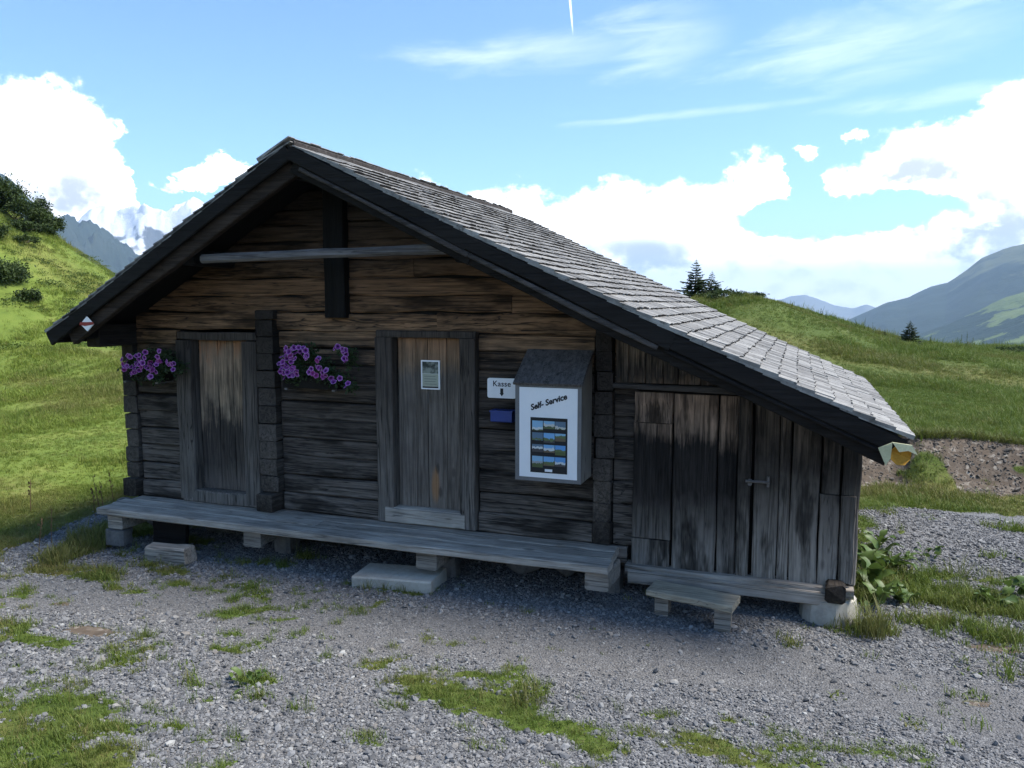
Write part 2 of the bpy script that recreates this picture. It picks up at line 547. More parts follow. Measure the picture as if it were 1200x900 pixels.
gx = axis_lines(-11, 7, .085, 16000, 95)
gy = axis_lines(-5, 9, .085, 16000, 110)
X, Y = np.meshgrid(gx, gy)
x, y = X.ravel(), Y.ravel()
Z = H(x, y)
nx, ny = len(gx), len(gy)
idx = np.arange(nx * ny).reshape(ny, nx)
F = np.stack([idx[:-1, :-1], idx[:-1, 1:], idx[1:, 1:], idx[1:, :-1]], -1).reshape(-1, 4)
me = mesh_np('ground', np.c_[x, y, Z], F, True)
gr, di, dr = masks(x, y)
for nm, arr in (('gravel', gr), ('dirt', di), ('dry', dr), ('track', track(x, y))):
    a = me.attributes.new(nm, 'FLOAT', 'POINT'); a.data.foreach_set('value', arr.astype(np.float32))

mt, g = newmat('ground')
pos = g.n('ShaderNodeNewGeometry').outputs['Position']
A = lambda nm: g.n('ShaderNodeAttribute', attribute_name=nm).outputs['Fac']
ga, da, ya = A('gravel'), A('dirt'), A('dry')
n1 = g.noise(pos, 9.0, 5.0, 0.65)
n2 = g.noise(pos, 1.1, 5.0, 0.6)
n3 = g.noise(pos, 42.0, 3.0, 0.6)
gm = g.mr(g.m('ADD', ga, g.m('MULTIPLY', g.m('SUBTRACT', n1, 0.5), 0.7)), 0.40, 0.60)
dm = g.mr(g.m('ADD', da, g.m('MULTIPLY', g.m('SUBTRACT', n1, 0.5), 0.5)), 0.38, 0.62)
# gravel
v1 = g.n('ShaderNodeTexVoronoi', {'Vector': pos, 'Scale': 70.0})
v2 = g.n('ShaderNodeTexVoronoi', {'Vector': pos, 'Scale': 170.0})
cA = g.xyz(v1.outputs['Color'])[0]
cB = g.xyz(v2.outputs['Color'])[1]
tone = g.m('ADD', g.m('MULTIPLY', cA, 0.6), g.m('MULTIPLY', cB, 0.4))
gcol = g.ramp(tone, [(0.0, (.042, .043, .046)), (0.35, (.106, .107, .113)), (0.7, (.188, .188, .193)), (1.0, (.35, .35, .345))])
gcol = g.mix(g.m('MULTIPLY', g.mr(n2, 0.45, 0.7), 0.35), gcol, (.145, .132, .118))
gcol = g.mix(g.m('MULTIPLY', A('track'), g.mr(n1, 0.3, 0.7, 0.25, 0.75)), gcol, (.118, .114, .112))
# grass
gc = g.ramp(n2, [(0.25, (.048, .082, .014)), (0.5, (.080, .122, .020)), (0.75, (.125, .155, .032))])
gc = g.mix(g.mr(n3, 0.35, 0.75), gc, (.040, .050, .014))
gx_ = g.xyz(pos)[0]
gc = g.mix(g.mr(gx_, -8.5, -5.5, 1.0, 0.0), gc, g.ramp(n2, [(0.25, (.085, .125, .020)), (0.5, (.125, .170, .028)), (0.75, (.18, .20, .045))]))  # left meadow ground lightened: its stronger sunlight is put into the colour
gc = g.mix(g.m('MULTIPLY', ya, g.mr(n1, 0.2, 0.7)), gc, (.17, .135, .050))
# dirt
dv = g.n('ShaderNodeTexVoronoi', {'Vector': pos, 'Scale': 22.0})
dc = g.ramp(g.xyz(dv.outputs['Color'])[0], [(0.0, (.056, .045, .036)), (0.6, (.110, .088, .070)), (0.85, (.16, .135, .11)), (1.0, (.30, .27, .23))])
dc = g.mix(g.mr(n1, 0.3, 0.7), dc, (.100, .076, .056))
c = g.mix(gm, gc, gcol)
c = g.mix(dm, c, dc)
hgt = g.m('ADD', g.m('MULTIPLY', g.m('MULTIPLY', v1.outputs['Distance'], gm), -1.0), g.m('MULTIPLY', n3, 0.5))
g.bsdf(c, 0.9, 0.2, hgt, 0.8, 0.015)
gnd = link('ground', me, mt)
tag(gnd, kind='structure')


# ------------------------------------------------------------------ scatter by geometry nodes (countless things only)
def scatter(name, P, rot, scl, pick, protos, label, kind='stuff', cat=None, extra=None):
    c = bpy.data.collections.new(name + '_kinds')
    for i, o in enumerate(protos):
        for cc in list(o.users_collection): cc.objects.unlink(o)
        c.objects.link(o)
    me = bpy.data.meshes.new(name)
    me.vertices.add(len(P)); me.vertices.foreach_set('co', np.asarray(P, np.float32).ravel())
    a = me.attributes.new('rot', 'FLOAT_VECTOR', 'POINT'); a.data.foreach_set('vector', np.asarray(rot, np.float32).ravel())
    a = me.attributes.new('scl', 'FLOAT_VECTOR', 'POINT'); a.data.foreach_set('vector', np.asarray(scl, np.float32).ravel())
    a = me.attributes.new('pick', 'INT', 'POINT'); a.data.foreach_set('value', np.asarray(pick, np.int32))
    for k, arr in (extra or {}).items():
        a = me.attributes.new(k, 'FLOAT', 'POINT'); a.data.foreach_set('value', np.asarray(arr, np.float32))
    o = link(name, me)
    ng = bpy.data.node_groups.new(name, 'GeometryNodeTree')
    ng.interface.new_socket('Geometry', in_out='INPUT', socket_type='NodeSocketGeometry')
    ng.interface.new_socket('Geometry', in_out='OUTPUT', socket_type='NodeSocketGeometry')
    N = ng.nodes.new; Lk = ng.links.new
    gi = N('NodeGroupInput'); go = N('NodeGroupOutput')
    ci = N('GeometryNodeCollectionInfo'); ci.inputs[0].default_value = c
    ci.inputs['Separate Children'].default_value = True; ci.inputs['Reset Children'].default_value = True
    ip = N('GeometryNodeInstanceOnPoints'); ip.inputs['Pick Instance'].default_value = True

    def na(nm, dt):
        nd = N('GeometryNodeInputNamedAttribute'); nd.data_type = dt; nd.inputs[0].default_value = nm
        return next(s for s in nd.outputs if s.enabled and s.name == 'Attribute')
    Lk(gi.outputs[0], ip.inputs['Points']); Lk(ci.outputs[0], ip.inputs['Instance'])
    Lk(na('pick', 'INT'), ip.inputs['Instance Index'])
    Lk(na('rot', 'FLOAT_VECTOR'), ip.inputs['Rotation']); Lk(na('scl', 'FLOAT_VECTOR'), ip.inputs['Scale'])
    Lk(ip.outputs[0], go.inputs[0])
    md = o.modifiers.new('scatter', 'NODES'); md.node_group = ng
    tag(o, label, cat, None, kind)
    return o


# gravel stones
def rock_mesh(name, seed, flat=.65):
    r = np.random.default_rng(seed)
    t = (1 + 5 ** .5) / 2
    V = np.array([(-1, t, 0), (1, t, 0), (-1, -t, 0), (1, -t, 0), (0, -1, t), (0, 1, t), (0, -1, -t), (0, 1, -t), (t, 0, -1), (t, 0, 1), (-t, 0, -1), (-t, 0, 1)], float) / 1.9
    F = [(0, 11, 5), (0, 5, 1), (0, 1, 7), (0, 7, 10), (0, 10, 11), (1, 5, 9), (5, 11, 4), (11, 10, 2), (10, 7, 6), (7, 1, 8), (3, 9, 4), (3, 4, 2), (3, 2, 6), (3, 6, 8), (3, 8, 9), (4, 9, 5), (2, 4, 11), (6, 2, 10), (8, 6, 7), (9, 8, 1)]
    V = V * (1 + r.normal(0, .16, (12, 1))) * np.array([1, r.uniform(.6, .95), flat * r.uniform(.7, 1.1)])
    return mesh_np(name, V, F)


mg, g = newmat('gravel_stone')
rnd = g.n('ShaderNodeObjectInfo').outputs['Random']
cc = g.ramp(rnd, [(0.0, (.042, .043, .046)), (0.3, (.096, .098, .104)), (0.6, (.158, .159, .164)), (0.85, (.245, .244, .242)), (0.95, (.175, .155, .135)), (1.0, (.38, .38, .365))])
ps = g.n('ShaderNodeTexCoord').outputs['Object']
cc = g.mix(g.m('MULTIPLY', g.noise(ps, 3.0, 3.0), 0.5), cc, (.14, .14, .144))
g.bsdf(cc, 0.8, 0.3)
rocks = []
for i in range(7):
    rocks.append(link('stone', rock_mesh('stone', 50 + i), mg))
N = 520000
sx = rng.uniform(-8.5, 3.6, N); sy = rng.uniform(-4.3, 3.2, N)
dc_ = np.hypot(sx, sy + 6)
keep = rng.random(N) < np.clip(1.25 - dc_ / 11, .22, 1)
sx, sy = sx[keep], sy[keep]
gr, di, dr = masks(sx, sy)
keep = (rng.random(len(sx)) < sstep(.1, .6, gr)) & ~((sx > -6.3) & (sx < .4) & (sy > .3) & (sy < 4.2))
keep &= rng.random(len(sx)) > .6 * track(sx, sy)
keep |= (rng.random(len(sx)) < .12 * sstep(.2, .6, di)) & (sx > .6)
sx, sy = sx[keep], sy[keep]
n = len(sx)
dc_ = np.hypot(sx, sy + 6)
tk = track(sx, sy)
s = np.exp(rng.normal(math.log(.0054), .42, n)) * (1 - .3 * tk) * (1 + .2 * sstep(-1.6, -3.0, sy + .2 * sx)) * (1 + .10 * np.clip(dc_ - 3, 0, 5))
big_ = rng.random(n) < .006
s = np.where(big_, rng.uniform(.014, .030, n), s)
P = np.c_[sx, sy, H(sx, sy) + s * .25]
rot = np.c_[rng.normal(0, .35, n), rng.normal(0, .35, n), rng.uniform(0, 6.28, n)]
scatter('gravel', P, rot, np.repeat(s[:, None], 3, 1), rng.integers(0, 7, n), rocks, 'loose grey gravel stones covering the yard round the hut')

# grass
mgr, g = newmat('grass')
rnd = g.n('ShaderNodeObjectInfo').outputs['Random']
dryi = g.n('ShaderNodeAttribute', attribute_name='dryness', attribute_type='INSTANCER').outputs['Fac']
lush_sunlit = g.n('ShaderNodeAttribute', attribute_name='lush_sunlit', attribute_type='INSTANCER').outputs['Fac']
cg = g.ramp(rnd, [(0.0, (.066, .108, .017)), (0.5, (.105, .155, .026)), (1.0, (.155, .195, .040))])
cl = g.ramp(rnd, [(0.0, (.125, .185, .022)), (0.5, (.185, .240, .032)), (1.0, (.25, .28, .050))])  # yellower left-meadow green, brightened further to paint in the sun there
cg = g.mix(lush_sunlit, cg, cl)
cg = g.mix(g.m('MULTIPLY', dryi, 0.8), cg, (.20, .155, .062))
g.bsdf(cg, 0.6, 0.25, extra=(0.30, g.mix(0.5, cg, (.16, .22, .03))))


def tuft_mesh(name, seed, n, h, spread, w, lean):
    r = np.random.default_rng(seed)
    m = MB()
    for i in range(n):
        a = r.uniform(0, 6.28); b = r.uniform(0, 6.28); rr = spread * math.sqrt(r.random())
        bx, by = rr * math.cos(b), rr * math.sin(b)
        hh = h * r.uniform(.55, 1.15); ln = lean * r.uniform(.3, 1.3) * hh; ww = w * r.uniform(.7, 1.2)
        dx, dy = math.cos(a), math.sin(a); px, py = -dy * ww / 2, dx * ww / 2
        x1, y1 = bx + dx * ln * .35, by + dy * ln * .35
        x2, y2 = bx + dx * ln, by + dy * ln
        m.add([(bx - px, by - py, -.01), (bx + px, by + py, -.01), (x1 + px * .8, y1 + py * .8, hh * .6), (x1 - px * .8, y1 - py * .8, hh * .6), (x2, y2, hh)], [(0, 1, 2, 3), (3, 2, 4)])
    return m.mesh(name)


tufts = []
for i, (n_, h, sp, w, ln) in enumerate([(14, .06, .07, .005, .7), (12, .045, .06, .006, 1.0), (16, .085, .06, .0045, .7), (10, .03, .05, .011, 1.3), (14, .15, .05, .004, .6)]):
    tufts.append(link('grass_tuft_%s' % 'abcde'[i], tuft_mesh('grass_tuft', 80 + i, n_, h, sp, w, ln), mgr))


def grass_points(x0, x1, y0, y1, n, lo=.5, pw=1.0):
    gx_ = rng.uniform(x0, x1, n); gy_ = rng.uniform(y0, y1, n)
    a, b, c = masks(gx_, gy_)
    dn = (1 - a) * (1 - .93 * b)
    k = rng.random(n) < sstep(lo - .25, lo + .25, dn)
    hut = (gx_ > -6.4) & (gx_ < .5) & (gy_ > .1) & (gy_ < 4.3)
    k &= ~hut
    return gx_[k], gy_[k], c[k]


parts_ = [(-8.5, 3.6, -4.2, 1.2, 80000, .35), (-18, -5.5, -1, 14, 60000, .5), (.3, 8, -1, 12, 60000, .5), (-42, -8, 6, 40, 130000, .5), (-3, 22, 8, 26, 110000, .5)]
GX, GY, GD, GS = [], [], [], []
for i, (a, b, c_, d_, n_, lo) in enumerate(parts_):
    px_, py_, dd = grass_points(a, b, c_, d_, n_, lo)
    GX.append(px_); GY.append(py_); GD.append(dd)
    GS.append(np.full(len(px_), (.68, .8, .8, 1.2, 1.0)[i]))
GX, GY, GD, GS = map(np.concatenate, (GX, GY, GD, GS))
n = len(GX)
left = sstep(-5.5, -8.5, GX) * (.75 + .25 * sstep(14, 30, np.hypot(GX, GY + 6)))
pt = fbm(GX * .8, GY * .8, 3, 61)
GS = GS * rng.uniform(.6, 1.3, n) * (.6 + .9 * sstep(.35, .7, pt))
pick = rng.choice(5, n, p=[.33, .27, .2, .16, .04])
dryv = np.clip(GD * rng.uniform(.2, 1.3, n) + (rng.random(n) < .08) * .7, 0, 1)
scatter('grass', np.c_[GX, GY, H(GX, GY)], np.c_[rng.normal(0, .12, n), rng.normal(0, .12, n), rng.uniform(0, 6.28, n)],
        np.c_[GS * 1.25, GS * 1.25, GS], pick, tufts, 'short alpine grass on the meadow, the knoll and between the gravel',
        extra={'dryness': dryv, 'lush_sunlit': np.clip(left * rng.uniform(.6, 1.1, n) * (1 - .5 * sstep(.5, .7, fbm(GX * .3, GY * .4, 3, 19))), 0, 1)})


# ------------------------------------------------------------------ wood
def wood(name, stops, axis='x', contrast=.55, crack=.7, rough=.78, wob=.25, knots=.5, tint=.35, bump=.006, patch=None, stain=.0):
    """weathered timber; stops = [(height above ground, colour)], the bleaching and staining left by rain and sun, plus painted shade high in the gable"""
    m, g = newmat(name)
    tco = g.n('ShaderNodeTexCoord').outputs['Object']
    oi = g.n('ShaderNodeObjectInfo').outputs['Random']
    off = g.v('SCALE', g.comb(oi, g.m('MULTIPLY', oi, 1.7), g.m('MULTIPLY', oi, 2.3)), 40.0)
    p = g.v('ADD', tco, off)
    sc_ = {'x': (.55, 9, 9), 'y': (9, .55, 9), 'z': (9, 9, .55)}[axis]
    sk = {'x': (.10, 5, 5), 'y': (5, .10, 5), 'z': (5, 5, .10)}[axis]
    kn = {'x': (1.6, 4, 4), 'y': (4, 1.6, 4), 'z': (4, 4, 1.6)}[axis]
    f1 = g.noise(g.v('MULTIPLY', p, sc_), 4.0, 4.0, 0.70, 0.4)
    f2 = g.noise(g.v('MULTIPLY', p, sk), 4.0, 3.0, 0.6, 0.9)
    bl = g.noise(p, 2.6, 4.0, 0.6)
    ck = g.mr(g.m('ABSOLUTE', g.m('SUBTRACT', f2, 0.52)), 0.0, 0.026, 1.0, 0.0)
    kd = g.vor(g.v('MULTIPLY', p, kn), 1.3)
    knot = g.m('MULTIPLY', g.mr(kd, 0.05, 0.13, 1.0, 0.0), knots)
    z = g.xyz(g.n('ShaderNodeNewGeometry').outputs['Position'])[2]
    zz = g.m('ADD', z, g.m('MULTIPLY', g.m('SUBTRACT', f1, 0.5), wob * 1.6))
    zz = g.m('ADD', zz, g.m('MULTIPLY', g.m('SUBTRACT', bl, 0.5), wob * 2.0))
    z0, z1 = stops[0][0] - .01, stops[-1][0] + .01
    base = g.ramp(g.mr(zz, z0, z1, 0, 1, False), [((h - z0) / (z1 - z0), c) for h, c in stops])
    k = g.m('ADD', g.mr(f1, 0.28, 0.72, 1 - contrast, 1 + contrast * .75, False), g.m('MULTIPLY', g.m('SUBTRACT', oi, 0.5), tint))
    k = g.m('MULTIPLY', k, g.mr(bl, 0.25, 0.75, 0.70, 1.25, False))
    c = g.v('SCALE', base, k)
    st = g.mr(g.noise(g.v('MULTIPLY', p, {'x': (.5, 2.2, 2.2), 'y': (2.2, .5, 2.2), 'z': (2.6, 2.6, .55)}[axis]), 2.2, 4.0, .65), .50, .66)
    c = g.v('SCALE', c, g.mr(st, 0, 1, 1, 1 - stain, False))
    if patch:
        wp = g.xyz(g.n('ShaderNodeNewGeometry').outputs['Position'])
        ex = g.m('DIVIDE', g.m('SUBTRACT', wp[0], patch[0]), patch[2]); ez = g.m('DIVIDE', g.m('SUBTRACT', wp[2], patch[1]), patch[3])
        e2 = g.m('ADD', g.m('MULTIPLY', ex, ex), g.m('MULTIPLY', ez, ez))
        c = g.mix(g.m('MULTIPLY', g.mr(g.m('MULTIPLY_ADD', g.m('SUBTRACT', f1, .5), 1.2, e2), .2, 1.2, 1, 0), .8), c, patch[4])
    dk = g.m('MAXIMUM', g.m('MULTIPLY', ck, crack), knot)
    c = g.mix(dk, c, (.010, .009, .009))
    h = g.m('SUBTRACT', f1, g.m('MULTIPLY', ck, 0.8))
    g.bsdf(c, rough, 0.14, h, 0.75, bump)
    return m


GREY, DGREY, BROWN = (.105, .105, .118), (.050, .049, .055), (.170, .100, .058)
m_log = wood('weathered_log', [(.35, (.165, .142, .124)), (.8, (.108, .093, .082)), (1.35, (.074, .062, .054)), (1.75, (.052, .041, .034)), (1.92, (.165, .105, .064)), (2.15, (.21, .122, .068)), (2.45, (.135, .076, .042)), (2.75, (.070, .044, .028)), (3.2, (.024, .018, .015))], 'x', .85, .9, stain=.72)  # topmost stops darkened: roof shadow painted into the gable logs
m_endlog = wood('log_end', [(.35, (.040, .033, .028)), (.8, (.095, .082, .072)), (1.4, (.062, .053, .047)), (2.0, (.026, .021, .018))], 'y', .5, .6)
m_door1 = wood('tan_door_plank', [(.5, (.135, .118, .105)), (.8, (.058, .050, .045)), (1.15, (.050, .043, .038)), (1.35, (.20, .155, .112)), (1.75, (.28, .20, .135)), (1.95, (.24, .12, .062))], 'z', .6, .45, wob=.38)
m_door2 = wood('grey_door_plank', [(.5, (.190, .165, .142)), (.75, (.175, .150, .130)), (1.0, (.140, .122, .108)), (1.65, (.150, .130, .112)), (1.8, (.23, .155, .10)), (2.0, (.26, .145, .082))], 'z', .45, .35, wob=.12, tint=.2, patch=(-2.915, .72, .045, .17, (.30, .16, .075)))
m_jamb = wood('jamb_board', [(.4, (.165, .148, .132)), (1.2, (.105, .092, .082)), (2.0, (.062, .050, .042))], 'z', .55, .8, tint=.2)
m_lean = wood('lean_to_plank', [(.2, (.25, .225, .198)), (.5, (.16, .144, .128)), (.85, (.030, .026, .024)), (1.2, (.024, .021, .020)), (1.36, (.18, .132, .10)), (1.62, (.25, .172, .125)), (1.76, (.050, .043, .037)), (2.0, (.15, .112, .082)), (2.3, (.06, .05, .042))], 'z', .75, .55, wob=.30, stain=.75)
m_leanr = wood('lean_to_side_plank', [(.2, (.27, .245, .215)), (.55, (.215, .192, .168)), (.85, (.12, .106, .093)), (1.1, (.036, .031, .027)), (1.6, (.08, .063, .05))], 'z', .72, .5, wob=.38, stain=.75)
m_deck = wood('deck_plank', [(.0, (.365, .325, .28)), (.5, (.385, .345, .30))], 'x', .35, .55, tint=.25)
m_sill = wood('sill_beam', [(.0, (.29, .26, .225)), (.5, (.30, .265, .23))], 'x', .4, .6)
m_bench = wood('step_board', [(.0, (.40, .345, .26)), (.3, (.42, .36, .27))], 'x', .3, .5, tint=.15)
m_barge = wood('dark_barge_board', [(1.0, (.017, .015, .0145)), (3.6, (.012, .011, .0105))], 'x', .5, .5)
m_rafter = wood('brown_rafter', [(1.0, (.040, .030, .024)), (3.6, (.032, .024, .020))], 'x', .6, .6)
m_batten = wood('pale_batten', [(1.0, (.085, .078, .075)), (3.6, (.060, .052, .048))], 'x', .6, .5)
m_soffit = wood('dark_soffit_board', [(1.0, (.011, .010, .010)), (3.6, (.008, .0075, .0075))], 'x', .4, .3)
m_post = wood('black_post', [(2.0, (.007, .0065, .0065)), (3.6, (.006, .006, .006))], 'z', .4, .4)  # nearly even near-black tone over the whole post
m_pole = wood('grey_pole', [(2.0, (.135, .13, .132)), (3.0, (.14, .13, .13))], 'x', .5, .6)
m_cabin = wood('cabinet_wood', [(.8, (.20, .195, .185)), (1.6, (.19, .175, .155)), (2.0, (.11, .10, .095))], 'z', .35, .4, tint=.1)
m_cabr = wood('cabinet_roof_wood', [(1.5, (.125, .118, .118)), (2.0, (.10, .092, .09))], 'y', .5, .6, tint=.1)


def simple(name, c1, c2, scale=8., rough=.8, spec=.3, bump=.004, detail=6.):
    m, g = newmat(name)
    p = g.n('ShaderNodeTexCoord').outputs['Object']
    n1 = g.noise(p, scale, detail, .65)
    n2 = g.noise(p, scale * 7, 4., .6)
    c = g.mix(g.mr(g.m('MULTIPLY_ADD', n2, .35, g.m('MULTIPLY', n1, .75)), .3, .8), c1, c2)
    g.bsdf(c, rough, spec, n2, .5, bump)
    return m


m_conc = simple('concrete', (.29, .265, .23), (.47, .44, .38), 5)
m_stone = simple('field_stone', (.07, .068, .066), (.17, .165, .16), 6, bump=.015)
m_dark = simple('dark_chinking', (.010, .009, .009), (.020, .018, .016), 6, .9, .08)
m_white = simple('white_board', (.74, .76, .80), (.80, .81, .83), 3, .5, .4, .0005)
m_frame = simple('grey_frame', (.13, .13, .135), (.18, .18, .18), 9)
m_black = simple('black_print', (.010, .011, .014), (.016, .018, .022), 9, .5)
m_blue = simple('blue_enamel', (.018, .040, .19), (.024, .052, .23), 6, .4, .4, .001)
m_iron = simple('rusty_iron', (.06, .055, .055), (.16, .15, .15), 30, .55, .5)
m_red = simple('red_paint', (.22, .022, .024), (.28, .03, .03), 9, .5)
m_yel = simple('orange_yellow_end_grain', (.34, .17, .020), (.50, .27, .035), 14)
m_cream = simple('cream_sheet', (.42, .42, .26), (.60, .58, .38), 16)
m_paper = simple('pale_paper', (.30, .33, .27), (.36, .39, .31), 20, .6)

m_sh, g = newmat('shingle')
oi = g.n('ShaderNodeObjectInfo').outputs['Random']
ta = g.n('ShaderNodeAttribute', attribute_name='tint').outputs['Fac']
t = g.m('FRACT', g.m('ADD', oi, ta))
pw = g.n('ShaderNodeNewGeometry').outputs['Position']
f1 = g.noise(g.v('MULTIPLY', pw, (3.0, 40.0, 3.0)), 3.0, 5.0, .65)
ln = g.noise(pw, 16.0, 4.0, .7)
c = g.ramp(t, [(0, (.160, .154, .145)), (.5, (.225, .218, .207)), (.85, (.275, .267, .253)), (1, (.32, .31, .29))])
c = g.v('SCALE', c, g.mr(f1, .25, .75, .45, 1.4, False))
c = g.mix(g.mr(ln, .54, .68), c, (.085, .08, .072))
g.bsdf(c, .75, .2, f1, .8, .006)
m_she = simple('shingle_end_grain_shade', (.012, .011, .010), (.035, .032, .030), 30, .9, .1)  # dark end grain taken to near black: shade under each course painted in


# ------------------------------------------------------------------ the hut
hut = empty('alpine_hut', (-3.0, 0, 0))
tag(hut, 'old dark timber alpine hut with grey shingle roof and plank lean-to', 'hut')


def P_(o, parent=hut):
    """parent and keep the world place"""
    o.parent = parent
    o.matrix_parent_inverse = Matrix.Translation(-Vector(_world(parent)))
    return o


_wl = {}


def _world(o):
    v = Vector(o.location)
    return v if o.parent is None else Vector(_wl.get(o.name, v))


def hpart(o, parent=hut):
    """child with world coordinates kept (no parent here is rotated)"""
    w = Vector(o.location)
    _wl[o.name] = w.copy()
    base = Vector(_wl.get(parent.name, parent.location))
    o.parent = parent
    o.location = w - base
    return o


_wl[hut.name] = Vector(hut.location)
RX, RZ, EX, EZ = -3.84, 3.57, .66, 1.47        # ridge and right eave (top of the shingles)
LX, LZ = -6.54, 2.04                           # left eave
YF, YBR, YBE = -.65, 4.45, 3.45                # front edge, back edge at the ridge / at the right eave


def zr(x):
    t_ = x - RX; return RZ - .50 * t_ + .0074 * t_ * t_


def zl(x):
    return RZ - (RX - x) * (RZ - LZ) / (RX - LX)


def zunder(x, th=.10):
    return (zr(x) if x > RX else zl(x)) - th


# front log wall -------------------------------------------------
wall = MB()
for x0, x1 in ((-6.28, -5.6), (-4.7, -3.42), (-2.52, -1.20)):
    wall.add(*box_geo((x0, .045, .30), (x1, .17, 2.06)))
us = np.linspace(-6.25, -1.2, 12)
V = []; F = []
for x_ in us:
    zt = max(2.07, zunder(x_, .14))
    V += [(x_, .05, 2.065), (x_, .05, zt), (x_, .17, 2.065), (x_, .17, zt)]
for i in range(len(us) - 1):
    a = i * 4; b = a + 4
    F += [(a, b, b + 1, a + 1), (a + 2, a + 3, b + 3, b + 2), (a + 1, b + 1, b + 3, a + 3), (a, a + 2, b + 2, b)]
wall.add(V, F)
fw = hpart(wall.build('front_wall', m_dark))


def log(x0, x1, z0, z1, parent, y=0.0, d=.15, mat=None, jit=.005, cutl=False, cutr=False):
    yy = y + rng.normal(0, .006)
    V, F = beam_geo((x0, yy + d / 2, (z0 + z1) / 2), (x1, yy + d / 2, (z0 + z1) / 2), d, z1 - z0 - .005, seg=max(2, int((x1 - x0) / .35)), jit=jit, ch=.012)
    V = [np.array(v) for v in V]
    for v in V[:8] * cutl: v[0] += (v[2] - (z0 + z1) / 2) / .567
    for v in V[-8:] * cutr: v[0] -= (v[2] - (z0 + z1) / 2) / .475
    m = MB(); m.add(V, F)
    return hpart(m.build('log', mat or m_log), parent)


zs = [.37]
while zs[-1] < 2.0:
    zs.append(zs[-1] + rng.uniform(.145, .19))
zs = [.37 + (z - .37) * (2.045 - .37) / (zs[-1] - .37) for z in zs]
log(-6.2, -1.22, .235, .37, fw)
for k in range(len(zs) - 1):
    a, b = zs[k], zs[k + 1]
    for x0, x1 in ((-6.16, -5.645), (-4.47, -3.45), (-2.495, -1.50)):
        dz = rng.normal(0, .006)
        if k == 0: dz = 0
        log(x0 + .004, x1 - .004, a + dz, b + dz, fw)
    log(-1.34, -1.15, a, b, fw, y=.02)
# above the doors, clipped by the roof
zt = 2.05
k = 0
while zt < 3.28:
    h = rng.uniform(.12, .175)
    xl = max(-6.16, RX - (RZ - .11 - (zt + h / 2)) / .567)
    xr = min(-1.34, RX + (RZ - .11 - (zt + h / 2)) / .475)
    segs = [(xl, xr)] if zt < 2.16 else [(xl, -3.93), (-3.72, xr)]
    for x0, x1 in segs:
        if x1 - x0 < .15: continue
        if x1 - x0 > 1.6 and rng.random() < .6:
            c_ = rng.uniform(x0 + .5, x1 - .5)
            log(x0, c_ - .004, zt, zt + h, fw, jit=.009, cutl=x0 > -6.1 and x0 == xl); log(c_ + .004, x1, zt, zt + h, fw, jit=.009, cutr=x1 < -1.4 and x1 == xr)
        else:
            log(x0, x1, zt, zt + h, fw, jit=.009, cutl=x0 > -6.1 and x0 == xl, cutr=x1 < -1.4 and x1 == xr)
    zt += h
# king post and tie pole
hpart(beam('king_post', (-3.825, -.015, 2.17), (-3.825, -.015, 3.42), .205, .11, m_post, seg=4, upv=(0, 1, 0)))
hpart(beam('tie_pole', (-4.86, -.5, 2.68), (-2.40, -.5, 2.715), .06, .075, m_pole, seg=8, jit=.004, ch=.02))

# stacked log ends of the cross walls -----------------------------
def ends(xc, w, z0, z1, proj, foot=None, top=None, mat=m_endlog):
    z = z0; i = 0
    while z < z1 - .05:
        h = rng.uniform(.15, .19)
        if z + h > z1 - .06: h = z1 - z
        pr = proj * rng.uniform(.92, 1.08)
        if foot and i == 0: pr = foot
        if top and z + h >= z1 - .19: pr = top * .55
        if top and z + h >= z1 - .01: pr = top
        o = beam('log_end', (xc + rng.normal(0, .006), -pr, z + h / 2), (xc, .10, z + h / 2), w * rng.uniform(.9, 1.05), h - .008, mat, seg=3, jit=.003, ch=.008, endjit=.004)
        hpart(o, fw)
        z += h; i += 1


ends(-6.25, .16, .37, 2.10, .03, foot=.09, top=.42)
ends(-4.58, .19, .37, 2.24, .07, foot=.15)
ends(-1.42, .14, .37, 2.26, .035)

# left side wall, back wall, floor (closed body)
sw = MB(); sw.add(*box_geo((-6.27, .12, .25), (-6.20, 4.0, 2.02))); sw = hpart(sw.build('side_wall', m_dark))
z = .25
while z < 1.95:
    h = rng.uniform(.15, .19)
    hpart(beam('log', (-6.27, .10, z + h / 2), (-6.27, 4.05, z + h / 2), .14, h - .008, m_log, seg=8, jit=.005, ch=.022), sw); z += h
bw = MB()
bw.add(*box_geo((-6.2, 3.85, .25), (-1.35, 3.95, 2.0)))
bw.add([(-6.2, 3.85, 2.0), (-1.35, 3.85, 2.0), (RX, 3.85, 3.4), (-6.2, 3.95, 2.0), (-1.35, 3.95, 2.0), (RX, 3.95, 3.4)], [(0, 1, 2), (5, 4, 3), (0, 2, 5, 3), (1, 4, 5, 2)])
bw.add(*box_geo((-1.30, 3.2, .22), (.36, 3.28, 1.55)))
hpart(bw.build('back_wall', m_log))
hpart(box('floor', (-6.15, .2, .26), (.34, 3.8, .32), m_dark))
